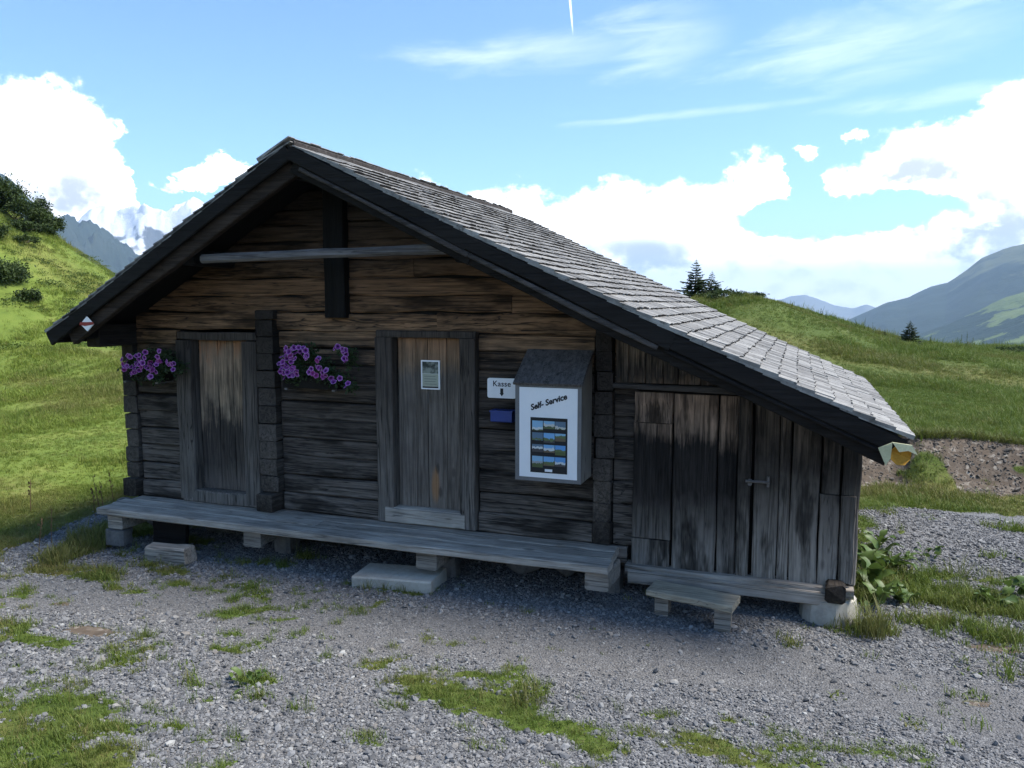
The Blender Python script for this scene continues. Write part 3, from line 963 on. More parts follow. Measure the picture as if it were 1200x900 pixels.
# foundation stones under the wall
def stone(name, c, r, seed, mat=m_stone, parent=None, flat=.75):
    me = rock_mesh(name, seed, flat)
    A_ = np.empty(len(me.vertices) * 3, np.float32); me.vertices.foreach_get('co', A_)
    A_ = A_.reshape(-1, 3) * np.array(r); me.vertices.foreach_set('co', A_.ravel()); me.update()
    o = link(name, me, mat, None, c)
    sb = o.modifiers.new('round', 'BEVEL'); sb.width = min(r) * .18; sb.segments = 2
    return o
for i, (x_, y_, r_) in enumerate([(-6.1, .15, .17), (-5.5, .25, .16), (-4.6, .22, .18), (-3.9, .35, .15), (-3.3, .3, .16), (-2.6, .28, .17), (-2.15, .15, .19), (-1.75, .2, .17), (-1.3, .25, .17), (-.7, .3, .14), (-6.1, 3.6, .2), (-1.4, 3.5, .2), (.2, 3.0, .18)]):
    hpart(stone('foundation_stone', (x_, y_, .10), (r_ * 1.25, r_, r_), 300 + i))

# doors ------------------------------------------------------------
def plank_v(name, x0, x1, z0, z1, y, th, mat, parent, jit=.003, ztop2=None, seg=4):
    """upright plank, optionally with a slanting top"""
    m = MB()
    V, F = beam_geo(((x0 + x1) / 2, y, z0), ((x0 + x1) / 2, y, z1), x1 - x0, th, seg=seg, jit=jit, ch=.006, upv=(0, 1, 0))
    if ztop2 is not None:
        V = [np.array(v) for v in V]
        for v in V[-8:]:
            v[2] += (v[0] - x0) / (x1 - x0) * (ztop2 - z1)
    m.add(V, F)
    return hpart(m.build(name, mat), parent)


def split(x0, x1, n, var=.25):
    w = 1 + rng.uniform(-var, var, n); e = np.r_[0, np.cumsum(w)]; return x0 + (x1 - x0) * e / e[-1]


d1 = hpart(box('door', (-5.44, .075, .50), (-4.86, .10, 1.94), m_dark)); d1['label'] = 'narrow plank door, tan at the top and dark grey below'
e = split(-5.435, -4.865, 3)
for a, b in zip(e[:-1], e[1:]): plank_v('plank', a + .002, b - .002, .50, 1.945, .055, .03, m_door1, d1)
hpart(beam('threshold', (-5.60, .02, .435), (-4.72, .02, .435), .16, .12, m_jamb, seg=4, ch=.012), d1)
fr1 = hpart(beam('door_frame', (-5.62, .03, 1.985), (-4.70, .03, 1.985), .12, .075, m_jamb, seg=3))
hpart(beam('jamb', (-5.535, .0, .40), (-5.535, .0, 1.945), .19, .12, m_jamb, seg=5, upv=(0, 1, 0), jit=.004), fr1)
hpart(beam('jamb', (-4.77, .0, .40), (-4.77, .0, 1.945), .17, .12, m_jamb, seg=5, upv=(0, 1, 0), jit=.004), fr1)
d2 = hpart(box('door', (-3.275, .075, .52), (-2.645, .10, 2.0), m_dark)); d2['label'] = 'grey plank door with brown top and orange worn patch'
e = split(-3.27, -2.65, 4)
for a, b in zip(e[:-1], e[1:]): plank_v('plank', a + .0015, b - .0015, .52, 2.005, .05, .03, m_door2, d2, jit=.0015)
hpart(beam('threshold', (-3.36, .0, .45), (-2.60, .0, .45), .14, .14, m_deck, seg=4, ch=.012), d2)
fr2 = hpart(beam('door_frame', (-3.44, .03, 2.035), (-2.505, .03, 2.035), .12, .06, m_jamb, seg=3))
hpart(beam('jamb', (-3.36, .0, .385), (-3.36, .0, 2.005), .165, .12, m_jamb, seg=5, upv=(0, 1, 0)), fr2)
hpart(beam('jamb', (-2.575, .0, .385), (-2.575, .0, 2.005), .14, .12, m_jamb, seg=5, upv=(0, 1, 0)), fr2)

# porch ------------------------------------------------------------
porch = hpart(beam('porch', (-6.1, -.06, .255), (-1.3, -.06, .255), .09, .095, m_sill, seg=6, jit=.004, ch=.01)); porch['label'] = 'low plank porch along the front of the hut'
for x_ in (-6.02, -4.45, -2.75, -1.35):
    hpart(beam('cross_beam', (x_, -.50, .235), (x_, -.112, .235), .18, .14, m_sill, seg=3, jit=.005, ch=.012), porch)
for i, (y0, y1, yl) in enumerate([(-.55, -.36, 0), (-.355, -.175, .0), (-.17, -.015, .0)]):
    cuts = [[-6.18, -1.25], [-6.2, -3.9, -1.27], [-6.15, -1.28]][i]
    for a, b in zip(cuts[:-1], cuts[1:]):
        hpart(beam('plank', (a, (y0 + y1) / 2 - .008, .340), (b - .004, (y0 + y1) / 2 + .008, .340), y1 - y0 - .006, .062, m_deck, seg=16, jit=.0025, ch=.008, endjit=.004), porch)
hpart(beam('prop', (-6.02, -.46, .02), (-6.02, -.46, .16), .22, .16, m_stone, seg=2, upv=(0, 1, 0), ch=.03), porch)
hpart(beam('prop', (-5.55, -.30, -.02), (-5.55, -.30, .30), .40, .05, m_soffit, seg=2, upv=(0, 1, 0)), porch)
hpart(beam('prop', (-2.75, -.1, -.02), (-2.75, -.1, .16), .20, .16, m_stone, seg=2, upv=(0, 1, 0), ch=.03), porch)
hpart(beam('prop', (-1.35, .05, -.02), (-1.35, .05, .16), .16, .2, m_stone, seg=2, upv=(0, 1, 0), ch=.03), porch)
hpart(beam('prop', (-4.45, .0, -.02), (-4.45, .0, .16), .18, .2, m_stone, seg=2, upv=(0, 1, 0), ch=.03), porch)

# lean-to ------------------------------------------------------------
lt = MB(); lt.add(*box_geo((-1.30, .06, .23), (.40, .09, 1.36)))
V = []; F = []
us = np.linspace(-1.32, .40, 8)
for x_ in us: V += [(x_, .06, 1.362), (x_, .06, zunder(x_, .14)), (x_, .09, 1.362), (x_, .09, zunder(x_, .14))]
for i in range(len(us) - 1):
    a = i * 4; b = a + 4; F += [(a, b, b + 1, a + 1), (a + 2, a + 3, b + 3, b + 2)]
lt.add(V, F)
lt = hpart(lt.build('lean_to_wall', m_dark)); lt['label'] = 'upright plank wall of the lean-to'
hpart(beam('rail', (-1.34, -.03, 1.655), (-.29, -.03, 1.652), .05, .045, m_batten, seg=4), lt)
e = split(-1.33, -.29, 8, .35)
for a, b in zip(e[:-1], e[1:]): plank_v('plank', a + .002, b - .002, 1.685, zunder(a, .13), .0 + rng.normal(0, .006), .03, m_lean, lt, ztop2=zunder(b, .13), jit=.002)
for a, b, zb, ztp in [(-.275, -.10, .245, None), (-.095, -.015, .25, None), (-.01, .185, .24, None), (.19, .325, .25, .92), (.33, .435, .28, .92)]:
    z1 = ztp or zunder(a, .13)
    plank_v('plank', a + .002, b - .002, zb, z1, .0 + rng.normal(0, .005), .03, m_leanr, lt, ztop2=None if ztp else zunder(b, .13), jit=.003)
    if ztp: plank_v('plank', a + .004, b - .01, .925, zunder(a, .13), .012, .03, m_leanr, lt, ztop2=zunder(b, .13), jit=.003)
hpart(beam('corner_post', (.43, .06, .26), (.43, .06, 1.34), .05, .10, m_leanr, seg=4, upv=(0, 1, 0)), lt)
d3 = hpart(box('door', (-1.175, .025, .25), (-.285, .045, 1.62), m_dark)); d3['label'] = 'dark stained lean-to door with tan patches and a bright batten'
plank_v('plank', -1.175, -.88, 1.38, 1.615, .0, .034, m_lean, d3)
plank_v('plank', -1.178, -.882, .465, 1.374, -.004, .034, m_lean, d3)
plank_v('plank', -1.182, -.888, .20, .455, -.006, .034, m_lean, d3)
plank_v('plank', -.870, -.545, .205, 1.61, .0, .034, m_lean, d3)
plank_v('plank', -.530, -.395, .225, 1.61, .002, .034, m_lean, d3)
plank_v('plank', -.388, -.295, .215, 1.61, -.016, .036, m_leanr, d3)
lat = MB()
lat.add(*beam_geo((-.33, -.05, .985), (-.16, -.05, .985), .02, .02, seg=2, jit=0))
lat.add(*beam_geo((-.17, -.045, .95), (-.17, -.045, 1.03), .02, .02, seg=2, jit=0, upv=(0, 1, 0)))
lat.add(*beam_geo((-.30, -.045, .975), (-.30, -.02, .975), .03, .05, seg=1, jit=0))
hpart(lat.build('latch', m_iron), d3)
# right side of the lean-to
ls = hpart(box('lean_to_side', (.37, .10, .24), (.40, 3.25, 1.34), m_dark))
yy = .11
while yy < 3.2:
    w = rng.uniform(.12, .2)
    hpart(beam('plank', (.418, yy + w / 2, .24), (.418, yy + w / 2, 1.40 + rng.normal(0, .01)), .03, w - .005, m_leanr, seg=3, upv=(0, 1, 0), jit=.002), ls); yy += w
# sill of the lean-to
sl = hpart(beam('sill', (-1.22, .0, .205), (.44, .0, .215), .16, .075, m_sill, seg=6, jit=.004, ch=.01))
hpart(beam('board', (-1.19, -.095, .165), (.26, -.095, .170), .03, .10, m_sill, seg=6, jit=.002), sl)
hpart(beam('log_end', (.315, -.16, .235), (.315, .25, .235), .135, .14, m_endlog, seg=3, ch=.02, endjit=.008), sl)
# concrete pier below the corner
pier = MB()
V = []; F = []
for i, (z_, r_) in enumerate([(-.1, .20), (.05, .195), (.15, .185), (.163, .16)]):
    for k in range(14):
        a = k * math.tau / 14; V.append((.28 + r_ * 1.02 * math.cos(a), .06 + r_ * math.sin(a), z_))
for i in range(3):
    for k in range(14): F.append((i * 14 + k, i * 14 + (k + 1) % 14, i * 14 + 14 + (k + 1) % 14, i * 14 + 14 + k))
F.append(tuple(range(42, 56)))
pier.add(V, F)
hpart(pier.build('pier', m_conc)); 

# roof ------------------------------------------------------------
def yback(x):
    t_ = (x - RX) / (EX - RX)
    return YBR + (YBE - YBR) * np.clip(t_, 0, 1)


rf = MB()
TH = .045
us = np.r_[np.linspace(LX + .02, RX, 8), np.linspace(RX, EX - .02, 14)[1:]]
V = []; F = []
for x_ in us:
    zt_ = (zr(x_) if x_ > RX else zl(x_)) - .045
    for yv in (YF + .03, yback(x_) - .03):
        V += [(x_, yv, zt_), (x_, yv, zt_ - TH)]
for i in range(len(us) - 1):
    a = i * 4; b = a + 4
    F += [(a, b, b + 2, a + 2), (a + 1, a + 3, b + 3, b + 1), (a, a + 1, b + 1, b), (a + 2, b + 2, b + 3, a + 3)]
F += [(0, 2, 3, 1), (len(V) - 4, len(V) - 3, len(V) - 1, len(V) - 2)]
rf.add(V, F)
roof = hpart(rf.build('roof', m_soffit)); roof['label'] = 'sagging roof of silvery grey wooden shingles'


def rake(name, xs, dz, w, h, y, mat, parent=roof, jit=.004):
    m = MB()
    for a, b in zip(xs[:-1], xs[1:]):
        za = (zr(a) if a >= RX and b > RX else zl(a)) - dz; zb = (zr(b) if b > RX else zl(b)) - dz
        m.add(*beam_geo((a, y, za), (b, y, zb), w, h, seg=3, jit=jit, ch=.008))
    return hpart(m.build(name, mat), parent)


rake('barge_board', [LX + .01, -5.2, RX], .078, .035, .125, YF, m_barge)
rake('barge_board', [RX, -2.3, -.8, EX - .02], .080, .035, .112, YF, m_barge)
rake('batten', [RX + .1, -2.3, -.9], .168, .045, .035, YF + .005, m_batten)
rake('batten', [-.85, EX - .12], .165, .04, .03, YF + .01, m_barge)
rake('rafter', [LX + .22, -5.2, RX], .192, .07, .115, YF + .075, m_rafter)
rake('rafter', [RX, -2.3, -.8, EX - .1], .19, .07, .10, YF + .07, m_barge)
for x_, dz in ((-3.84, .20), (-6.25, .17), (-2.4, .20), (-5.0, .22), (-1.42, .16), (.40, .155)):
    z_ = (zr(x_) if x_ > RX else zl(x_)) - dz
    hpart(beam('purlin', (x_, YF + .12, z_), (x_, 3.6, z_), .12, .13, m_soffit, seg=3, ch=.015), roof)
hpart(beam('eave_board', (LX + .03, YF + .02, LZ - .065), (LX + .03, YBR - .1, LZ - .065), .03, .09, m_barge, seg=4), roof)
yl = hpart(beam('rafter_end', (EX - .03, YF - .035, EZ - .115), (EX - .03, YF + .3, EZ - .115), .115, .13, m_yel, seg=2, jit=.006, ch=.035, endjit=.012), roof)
yl['label'] = 'orange yellow cut timber end under the right eave'
cr = MB()
cr.add([(EX - .165, YF - .030, EZ - .075), (EX - .09, YF - .06, EZ - .03), (EX - .095, YF - .055, EZ - .13), (EX - .12, YF - .045, EZ - .18), (EX - .165, YF - .018, EZ - .073), (EX - .09, YF - .046, EZ - .03), (EX - .095, YF - .04, EZ - .13), (EX - .12, YF - .03, EZ - .18)],
       [(0, 3, 2, 1), (4, 5, 6, 7), (0, 4, 7, 3), (3, 7, 6, 2), (2, 6, 5, 1), (1, 5, 4, 0)])
cr.add([(EX - .09, YF - .06, EZ - .028), (EX + .02, YF - .06, EZ - .04), (EX + .055, YF - .05, EZ - .10), (EX - .0, YF - .065, EZ - .075), (EX - .05, YF - .068, EZ - .085), (EX - .09, YF - .045, EZ - .028), (EX + .02, YF - .045, EZ - .04), (EX + .055, YF - .035, EZ - .10), (EX, YF - .05, EZ - .075), (EX - .05, YF - .05, EZ - .085)],
       [(0, 4, 3, 2, 1), (5, 6, 7, 8, 9), (0, 5, 9, 4), (4, 9, 8, 3), (3, 8, 7, 2), (2, 7, 6, 1), (1, 6, 5, 0)])
hpart(cr.build('torn_wrapping', m_cream), roof)

# shingles
SHL, SHT = .34, .027
sh_var = []
for k in range(6):
    r = np.random.default_rng(500 + k)
    e0, e1, e2 = r.normal(0, .006, 3)
    V = [(0, -.5, 0), (0, .5, 0), (0, -.5, .008), (0, .5, .008),
         (SHL + e0, -.5, 0), (SHL + e1, 0, 0), (SHL + e2, .5, 0), (SHL + e0, -.5, SHT), (SHL + e1, 0, SHT * r.uniform(.8, 1.1)), (SHL + e2, .5, SHT)]
    F = [(0, 1, 6, 5, 4), (2, 7, 8, 9, 3), (4, 5, 8, 7), (5, 6, 9, 8), (0, 4, 7, 2), (1, 3, 9, 6), (0, 2, 3, 1)]
    sh_var.append((np.array(V), F))
EXPO = .128
rows = []
slen = [0.0]; sxs = [RX]
for x_ in np.linspace(RX, EX + .03, 400)[1:]:
    slen.append(slen[-1] + math.hypot(x_ - sxs[-1], zr(x_) - zr(sxs[-1]))); sxs.append(x_)
slen = np.array(slen); sxs = np.array(sxs)
right_sh = []
nrow = int(slen[-1] / EXPO)
for i in range(nrow):
    butt = slen[-1] - (nrow - 1 - i) * EXPO
    if butt < SHL - .06: continue
    xb = float(np.interp(butt, slen, sxs)); xa = float(np.interp(max(butt - SHL, 0.0), slen, sxs))
    za, zb = zr(xa) - .030, zr(xb) - .012
    d = np.array([xb - xa, 0, zb - za]); Ld = np.linalg.norm(d); d = d / Ld
    nn = np.cross(d, (0, 1, 0)); nn = nn / np.linalg.norm(nn)
    y_ = YF - .02; yend = yback(xb)
    while y_ < yend:
        w = rng.uniform(.07, .17)
        w = min(w, yend - y_ + .03)
        jl = rng.normal(0, .004); jn = abs(rng.normal(0, .0015)) + .002 * math.sin(y_ * 5 + i)
        tw = rng.normal(0, .006)
        org = np.array([xb, 0, zb]) - d * (SHL - jl) + nn * (jn + .012) + np.array([0, y_ + w / 2, 0])
        dd = d + nn * rng.normal(.0, .004); dd /= np.linalg.norm(dd)
        yv = np.array([0, 1, 0]) + nn * tw; yv /= np.linalg.norm(yv)
        n2_ = np.cross(dd, yv); n2_ /= np.linalg.norm(n2_)
        right_sh.append((org, dd, yv, n2_, w - .0025, rng.integers(6)))
        y_ += w


def shown(s_):
    v = s_[0] + s_[1] * SHL - CAM; r_ = np.linalg.norm(v); return s_[4] * max(0, -(v / r_) @ s_[3]) / r_ ** 2


right_sh.sort(key=shown, reverse=True)
sh_mesh = []
for k, (V, F) in enumerate(sh_var):
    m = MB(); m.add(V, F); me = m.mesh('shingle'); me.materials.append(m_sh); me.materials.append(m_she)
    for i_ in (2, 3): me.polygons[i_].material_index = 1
    a = me.attributes.new('tint', 'FLOAT', 'POINT'); a.data.foreach_set('value', np.zeros(len(V), np.float32))
    sh_mesh.append(me)
rb = _wl[roof.name]
for (o_, d_, y_, n_, w_, k_) in right_sh[:300]:
    o = bpy.data.objects.new('shingle', sh_mesh[k_])
    M = Matrix(((d_[0], y_[0] * w_, n_[0], o_[0] - rb[0]), (d_[1], y_[1] * w_, n_[1], o_[1] - rb[1]), (d_[2], y_[2] * w_, n_[2], o_[2] - rb[2]), (0, 0, 0, 1)))
    o.parent = roof
    o.matrix_local = M
    col.objects.link(o)


def join_sh(name, L, parent):
    V = []; F = []; T = []
    for (o_, d_, y_, n_, w_, k_) in L:
        v, f = sh_var[k_]; b = len(V)
        V += list(o_ + v[:, :1] * d_ + v[:, 1:2] * y_ * w_ + v[:, 2:] * n_); F += [tuple(i + b for i in q) for q in f]
        T += [rng.random()] * len(v)
    me = bpy.data.meshes.new(name); me.from_pydata([tuple(np.array(v) - np.array(rb)) for v in V], [], F); me.update()
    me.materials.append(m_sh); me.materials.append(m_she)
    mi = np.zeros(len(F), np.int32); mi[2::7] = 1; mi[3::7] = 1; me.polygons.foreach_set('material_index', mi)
    a = me.attributes.new('tint', 'FLOAT', 'POINT'); a.data.foreach_set('value', np.array(T, np.float32))
    o = link(name, me, m_sh, parent); o['kind'] = 'stuff'; return o


join_sh('upper_shingles', right_sh[300:], roof)
left_sh = []
LL = math.hypot(RX - LX, RZ - LZ)
dL = np.array([LX - RX, 0, LZ - RZ]) / LL; nL = np.cross((0, 1, 0), dL); nL = nL / np.linalg.norm(nL); nL = nL if nL[2] > 0 else -nL
for i in range(int(LL / EXPO) + 1):
    butt = LL + .03 - i * EXPO
    if butt < SHL - .04: break
    y_ = YF - .02
    while y_ < YBR:
        w = rng.uniform(.08, .18)
        org = np.array([RX, 0, RZ]) + dL * (butt - SHL) - nL * .022 + nL * abs(rng.normal(0, .003)) + np.array([0, y_ + w / 2, 0])
        dd = dL + nL * .05; dd /= np.linalg.norm(dd)
        left_sh.append((org, dd, np.array([0., -1, 0]), nL, w - .004, rng.integers(6))); y_ += w
# the top rows of the left slope stick up past the ridge
y_ = YF - .02
while y_ < YBR + .05:
    w = rng.uniform(.07, .15)
    up_ = rng.uniform(.015, .035)
    org = np.array([RX, 0, RZ]) - dL * up_ + nL * (.018 + rng.uniform(0, .01)) + np.array([0, y_ + w / 2, 0])
    left_sh.append((org, dL, np.array([0., -1, 0]), nL, w - .003, rng.integers(6))); y_ += w
join_sh('far_slope_shingles', left_sh, roof)
hpart(beam('ridge_board', (RX + .02, YF + .02, RZ - .02), (RX + .02, YBR - .05, RZ - .02), .04, .06, m_batten, seg=4), roof)


# ------------------------------------------------------------------ things on and by the hut
def rel(o, parent):
    """part of a thing: keep its world place"""
    return hpart(o, parent)


def thing(name, loc, label, cat, group=None):
    o = empty(name, loc); _wl[o.name] = Vector(loc); tag(o, label, cat, group); return o


def text(name, s, size, loc, mat, parent, rot=(R(90), 0, 0), shear=0.0, bold=0.0, space=1.0):
    cu = bpy.data.curves.new(name, 'FONT')
    cu.body = s; cu.size = size; cu.align_x = 'CENTER'; cu.align_y = 'CENTER'; cu.shear = shear; cu.offset = bold; cu.extrude = .0008; cu.space_character = space
    cu.resolution_u = 3
    cu.materials.append(mat)
    o = bpy.data.objects.new(name, cu); o.location = loc; o.rotation_euler = rot
    col.objects.link(o)
    return rel(o, parent)


# self-service cabinet
cab = thing('display_cabinet', (-1.78, -.16, .92), 'wooden wall cabinet with white front, lettering and a picture poster', 'cabinet')
x0, x1, yf, z0, zf, zb = -2.045, -1.515, -.33, .925, 1.675, 1.90
for nm, xa, xb in (('side_panel', x0, x0 + .02), ('side_panel', x1 - .02, x1)):
    m = MB()
    m.add([(xa, yf, z0), (xb, yf, z0), (xb, -.02, z0), (xa, -.02, z0), (xa, yf, zf), (xb, yf, zf), (xb, -.02, zb - .01), (xa, -.02, zb - .01)], [(0, 3, 2, 1), (4, 5, 6, 7), (0, 1, 5, 4), (1, 2, 6, 5), (2, 3, 7, 6), (3, 0, 4, 7)])
    rel(m.build(nm, m_cabin), cab)
rel(box('bottom_panel', (x0 + .02, yf, z0), (x1 - .02, -.02, z0 + .02), m_cabin), cab)
rel(beam('lid', ((x0 + x1) / 2, yf - .03, zf + .006), ((x0 + x1) / 2, -.02, zb + .02), x1 - x0 + .02, .022, m_cabr, seg=3, jit=.001, ch=.004), cab)
dr_ = rel(box('front_panel', (x0 + .035, yf - .012, z0 + .03), (x1 - .03, yf + .004, zf - .02), m_white), cab)
fr = MB()
fr.add(*box_geo((x0, yf - .008, z0), (x0 + .034, yf - .0005, zf))); 
rel(fr.build('frame_strip', m_frame), cab)
rel(box('frame_strip', (x1 - .029, yf - .008, z0), (x1, yf - .0005, zf), m_frame), cab)
rel(box('frame_strip', (x0 + .034, yf - .008, zf - .019), (x1 - .029, yf - .0005, zf), m_frame), cab)
rel(box('frame_strip', (x0 + .034, yf - .008, z0), (x1 - .029, yf - .0005, z0 + .029), m_frame), cab)
text('lettering', 'Self- Service', .062, (-1.775, yf - .0135, 1.545), m_black, dr_, (R(90), R(-19), 0), .25, .0022)
po = rel(box('poster', (-1.918, yf - .0145, .995), (-1.622, yf - .0118, 1.425), m_black), cab)


def photo_mat(i):
    r = np.random.default_rng(900 + i)
    m, g = newmat('picture_print')
    p = g.n('ShaderNodeTexCoord').outputs['Object']
    x_, y_, z_ = g.xyz(p)
    hor = r.uniform(-.012, .015)
    sky_ = [(.10, .30, .62), (.16, .38, .66), (.22, .42, .60), (.09, .16, .24)][r.integers(4)]
    snow = [(.55, .60, .62), (.30, .32, .34), (.10, .14, .06), (.5, .5, .46)][r.integers(4)]
    fore = [(.07, .10, .04), (.12, .09, .06), (.10, .22, .34), (.05, .05, .06)][r.integers(4)]
    n_ = g.noise(g.v('ADD', p, tuple(r.uniform(-3, 3, 3))), 38.0, 4.0, .6)
    h_ = g.m('MULTIPLY_ADD', g.m('SUBTRACT', n_, .5), .05, z_)
    c = g.mix(g.m('GREATER_THAN', h_, hor), snow, sky_)
    c = g.mix(g.m('LESS_THAN', h_, hor - .018), c, fore)
    g.bsdf(c, .35, .5)
    return m


for r_ in range(4):
    for c_ in range(3):
        xx = -1.903 + c_ * .0925; ww = (.086, .088, .082)[c_]
        zz = 1.40 - r_ * .092
        hh = .060 + .016 * ((r_ * 2 + c_) % 3 == 0) + .012 * (r_ == 3)
        rel(box('picture', (xx, yf - .0165, zz - hh), (xx + ww, yf - .0142, zz), photo_mat(r_ * 3 + c_)), po)
rel(box('price_tag', (-1.80, yf - .0165, 1.006), (-1.74, yf - .0142, 1.026), m_white), po)

# Kasse sign, cash box
def rounded_plate(name, xc, zc, w, h, y, th, rad, mat):
    m = MB(); pr = []
    for cx, cz, a0 in ((w / 2 - rad, h / 2 - rad, 0), (-w / 2 + rad, h / 2 - rad, 90), (-w / 2 + rad, -h / 2 + rad, 180), (w / 2 - rad, -h / 2 + rad, 270)):
        for k in range(5):
            a = R(a0 + k * 22.5); pr.append((xc + cx + rad * math.cos(a), zc + cz + rad * math.sin(a)))
    n = len(pr)
    V = [(x, y, z) for x, z in pr] + [(x, y + th, z) for x, z in pr]
    F = [tuple(range(n)), tuple(range(2 * n - 1, n - 1, -1))] + [(i, i + n, (i + 1) % n + n, (i + 1) % n) for i in range(n)]
    m.add(V, F); return m.build(name, mat)


sg = rounded_plate('wall_sign', -2.275, 1.603, .25, .165, -.035, .012, .018, m_white); sg.location.y -= .0; _wl[sg.name] = Vector(sg.location)
tag(sg, 'small white sign reading Kasse with a down arrow', 'sign')
text('lettering', 'Kasse', .066, (-2.272, -.0365, 1.638), m_black, sg, bold=.0006, space=1.05)
ar = MB()
ar.add([(-2.285, -.0368, 1.602), (-2.285, -.0368, 1.562), (-2.292, -.0368, 1.562), (-2.272, -.0368, 1.537), (-2.252, -.0368, 1.562), (-2.259, -.0368, 1.562), (-2.259, -.0368, 1.602)], [(0, 1, 2, 3, 4, 5, 6)])
rel(ar.build('arrow', m_black), sg)
cb = thing('cash_box', (-2.26, -.06, 1.33), 'small blue metal cash box below the Kasse sign', 'cash box')
rel(beam('box_body', (-2.345, -.055, 1.375), (-2.16, -.055, 1.375), .10, .088, m_blue, cab if False else None, seg=1, jit=0, ch=.008), cb)
rel(box('lid', (-2.352, -.112, 1.412), (-2.153, -.004, 1.426), m_blue), cb)
rel(box('slot', (-2.29, -.09, 1.4262), (-2.22, -.082, 1.4275), m_black), cb)
# notice on the second door
nt_ = thing('notice', (-2.95, .03, 1.56), 'small framed notice pinned to the right-hand plank door', 'notice')
rel(box('frame', (-3.037, .022, 1.562), (-2.860, .034, 1.812), m_white), nt_)
mp, g = newmat('notice_picture')
p = g.n('ShaderNodeTexCoord').outputs['Object']
g.bsdf(g.mix(g.mr(g.noise(p, 16.0, 3.0, .5), .40, .62), (.02, .028, .026), (.22, .25, .22)), .5, .4)
rel(box('picture', (-3.024, .0205, 1.698), (-2.873, .0215, 1.800), mp), nt_)
pp = rel(box('text_panel', (-3.024, .0205, 1.588), (-2.873, .0215, 1.696), m_paper), nt_)
for k in range(4):
    rel(box('text_line', (-3.005, .0192, 1.672 - k * .022), (-2.90 + .01 * (k % 2), .0203, 1.676 - k * .022), m_frame), pp)
rel(box('footer', (-3.024, .0205, 1.574), (-2.873, .0215, 1.587), m_black), nt_)

# trail marker on the left rafter
tm = thing('trail_marker', (-6.04, -.66, 2.11), 'red and white diamond trail marker at the left eave', 'trail marker')
m = MB(); yk = -.672
m.add([(-6.04, yk, 2.178), (-6.118, yk, 2.11), (-6.04, yk, 2.045), (-5.962, yk, 2.11), (-6.04, yk + .01, 2.178), (-6.118, yk + .01, 2.11), (-6.04, yk + .01, 2.045), (-5.962, yk + .01, 2.11)],
      [(0, 1, 2, 3), (7, 6, 5, 4), (0, 4, 5, 1), (1, 5, 6, 2), (2, 6, 7, 3), (3, 7, 4, 0)])
rel(m.build('plate', m_white), tm)
m = MB(); m.add([(-6.118, yk - .002, 2.128), (-6.128, yk - .002, 2.102), (-6.06, yk - .002, 2.092), (-5.952, yk - .002, 2.108), (-5.962, yk - .002, 2.130), (-6.04, yk - .002, 2.128)], [(0, 1, 2, 3, 4, 5)])
rel(m.build('stripe', m_red), tm)

# petunia planters
m_fol, g = newmat('petunia_leaf')
oi = g.n('ShaderNodeObjectInfo').outputs['Random']
pn = g.noise(g.n('ShaderNodeTexCoord').outputs['Object'], 25.0, 3.0)
cf = g.mix(pn, (.022, .040, .016), (.045, .075, .026))
g.bsdf(cf, .6, .3, extra=(.2, cf))
m_pet, g = newmat('petunia_petal')
x_, y_, z_ = g.xyz(g.n('ShaderNodeTexCoord').outputs['Object'])
rad = g.m('SQRT', g.m('ADD', g.m('MULTIPLY', x_, x_), g.m('MULTIPLY', y_, y_)))
oi = g.n('ShaderNodeObjectInfo').outputs['Random']
mid = g.mix(g.mr(oi, .75, .95), (.17, .030, .27), (.30, .025, .16))
cf = g.ramp(g.m('DIVIDE', rad, .026), [(0, (.025, .004, .04)), (.30, (.06, .008, .09)), (.46, (.22, .035, .28)), (.80, (.32, .07, .38)), (.94, (.55, .38, .58)), (1, (.60, .48, .62))])
cf = g.mix(.45, cf, g.mix(1.0, cf, mid, 'MULTIPLY')) if False else g.mix(g.m('MULTIPLY', g.mr(oi, .7, .9), .55), cf, mid)
g.bsdf(cf, .55, .3, extra=(.18, cf))
V = [(0, 0, -.018)]; F = []
for ring, (r_, z_) in enumerate([(.007, -.008), (.017, .0), (.025, -.001)]):
    for k in range(10):
        a = k * math.tau / 10; rr = r_ * (1 + (.10 if k % 2 else -.04) * (ring == 2)); V.append((rr * math.cos(a), rr * math.sin(a), z_ + (.002 if k % 2 else 0)))
for k in range(10):
    F.append((0, 1 + k, 1 + (k + 1) % 10))
    for ring in range(2): F.append((1 + ring * 10 + k, 11 + ring * 10 + k, 11 + ring * 10 + (k + 1) % 10, 1 + ring * 10 + (k + 1) % 10))
m = MB(); m.add(V, F); me_pet = m.mesh('flower', True); me_pet.materials.append(m_pet)


def leaf_cloud(name, spots, n, size, mat, parent, rs):
    r = np.random.default_rng(rs); m = MB()
    for i in range(n):
        c, e = spots[r.integers(len(spots))]
        p = np.array(c) + r.normal(0, 1, 3) * np.array(e) * .55
        a = r.normal(0, 1, 3); a /= np.linalg.norm(a); b = np.cross(a, r.normal(0, 1, 3)); b /= np.linalg.norm(b)
        s = size * r.uniform(.6, 1.3)
        m.add([p - a * s, p + b * s * .45, p + a * s, p - b * s * .45], [(0, 1, 2, 3)])
    return rel(m.build(name, mat), parent)


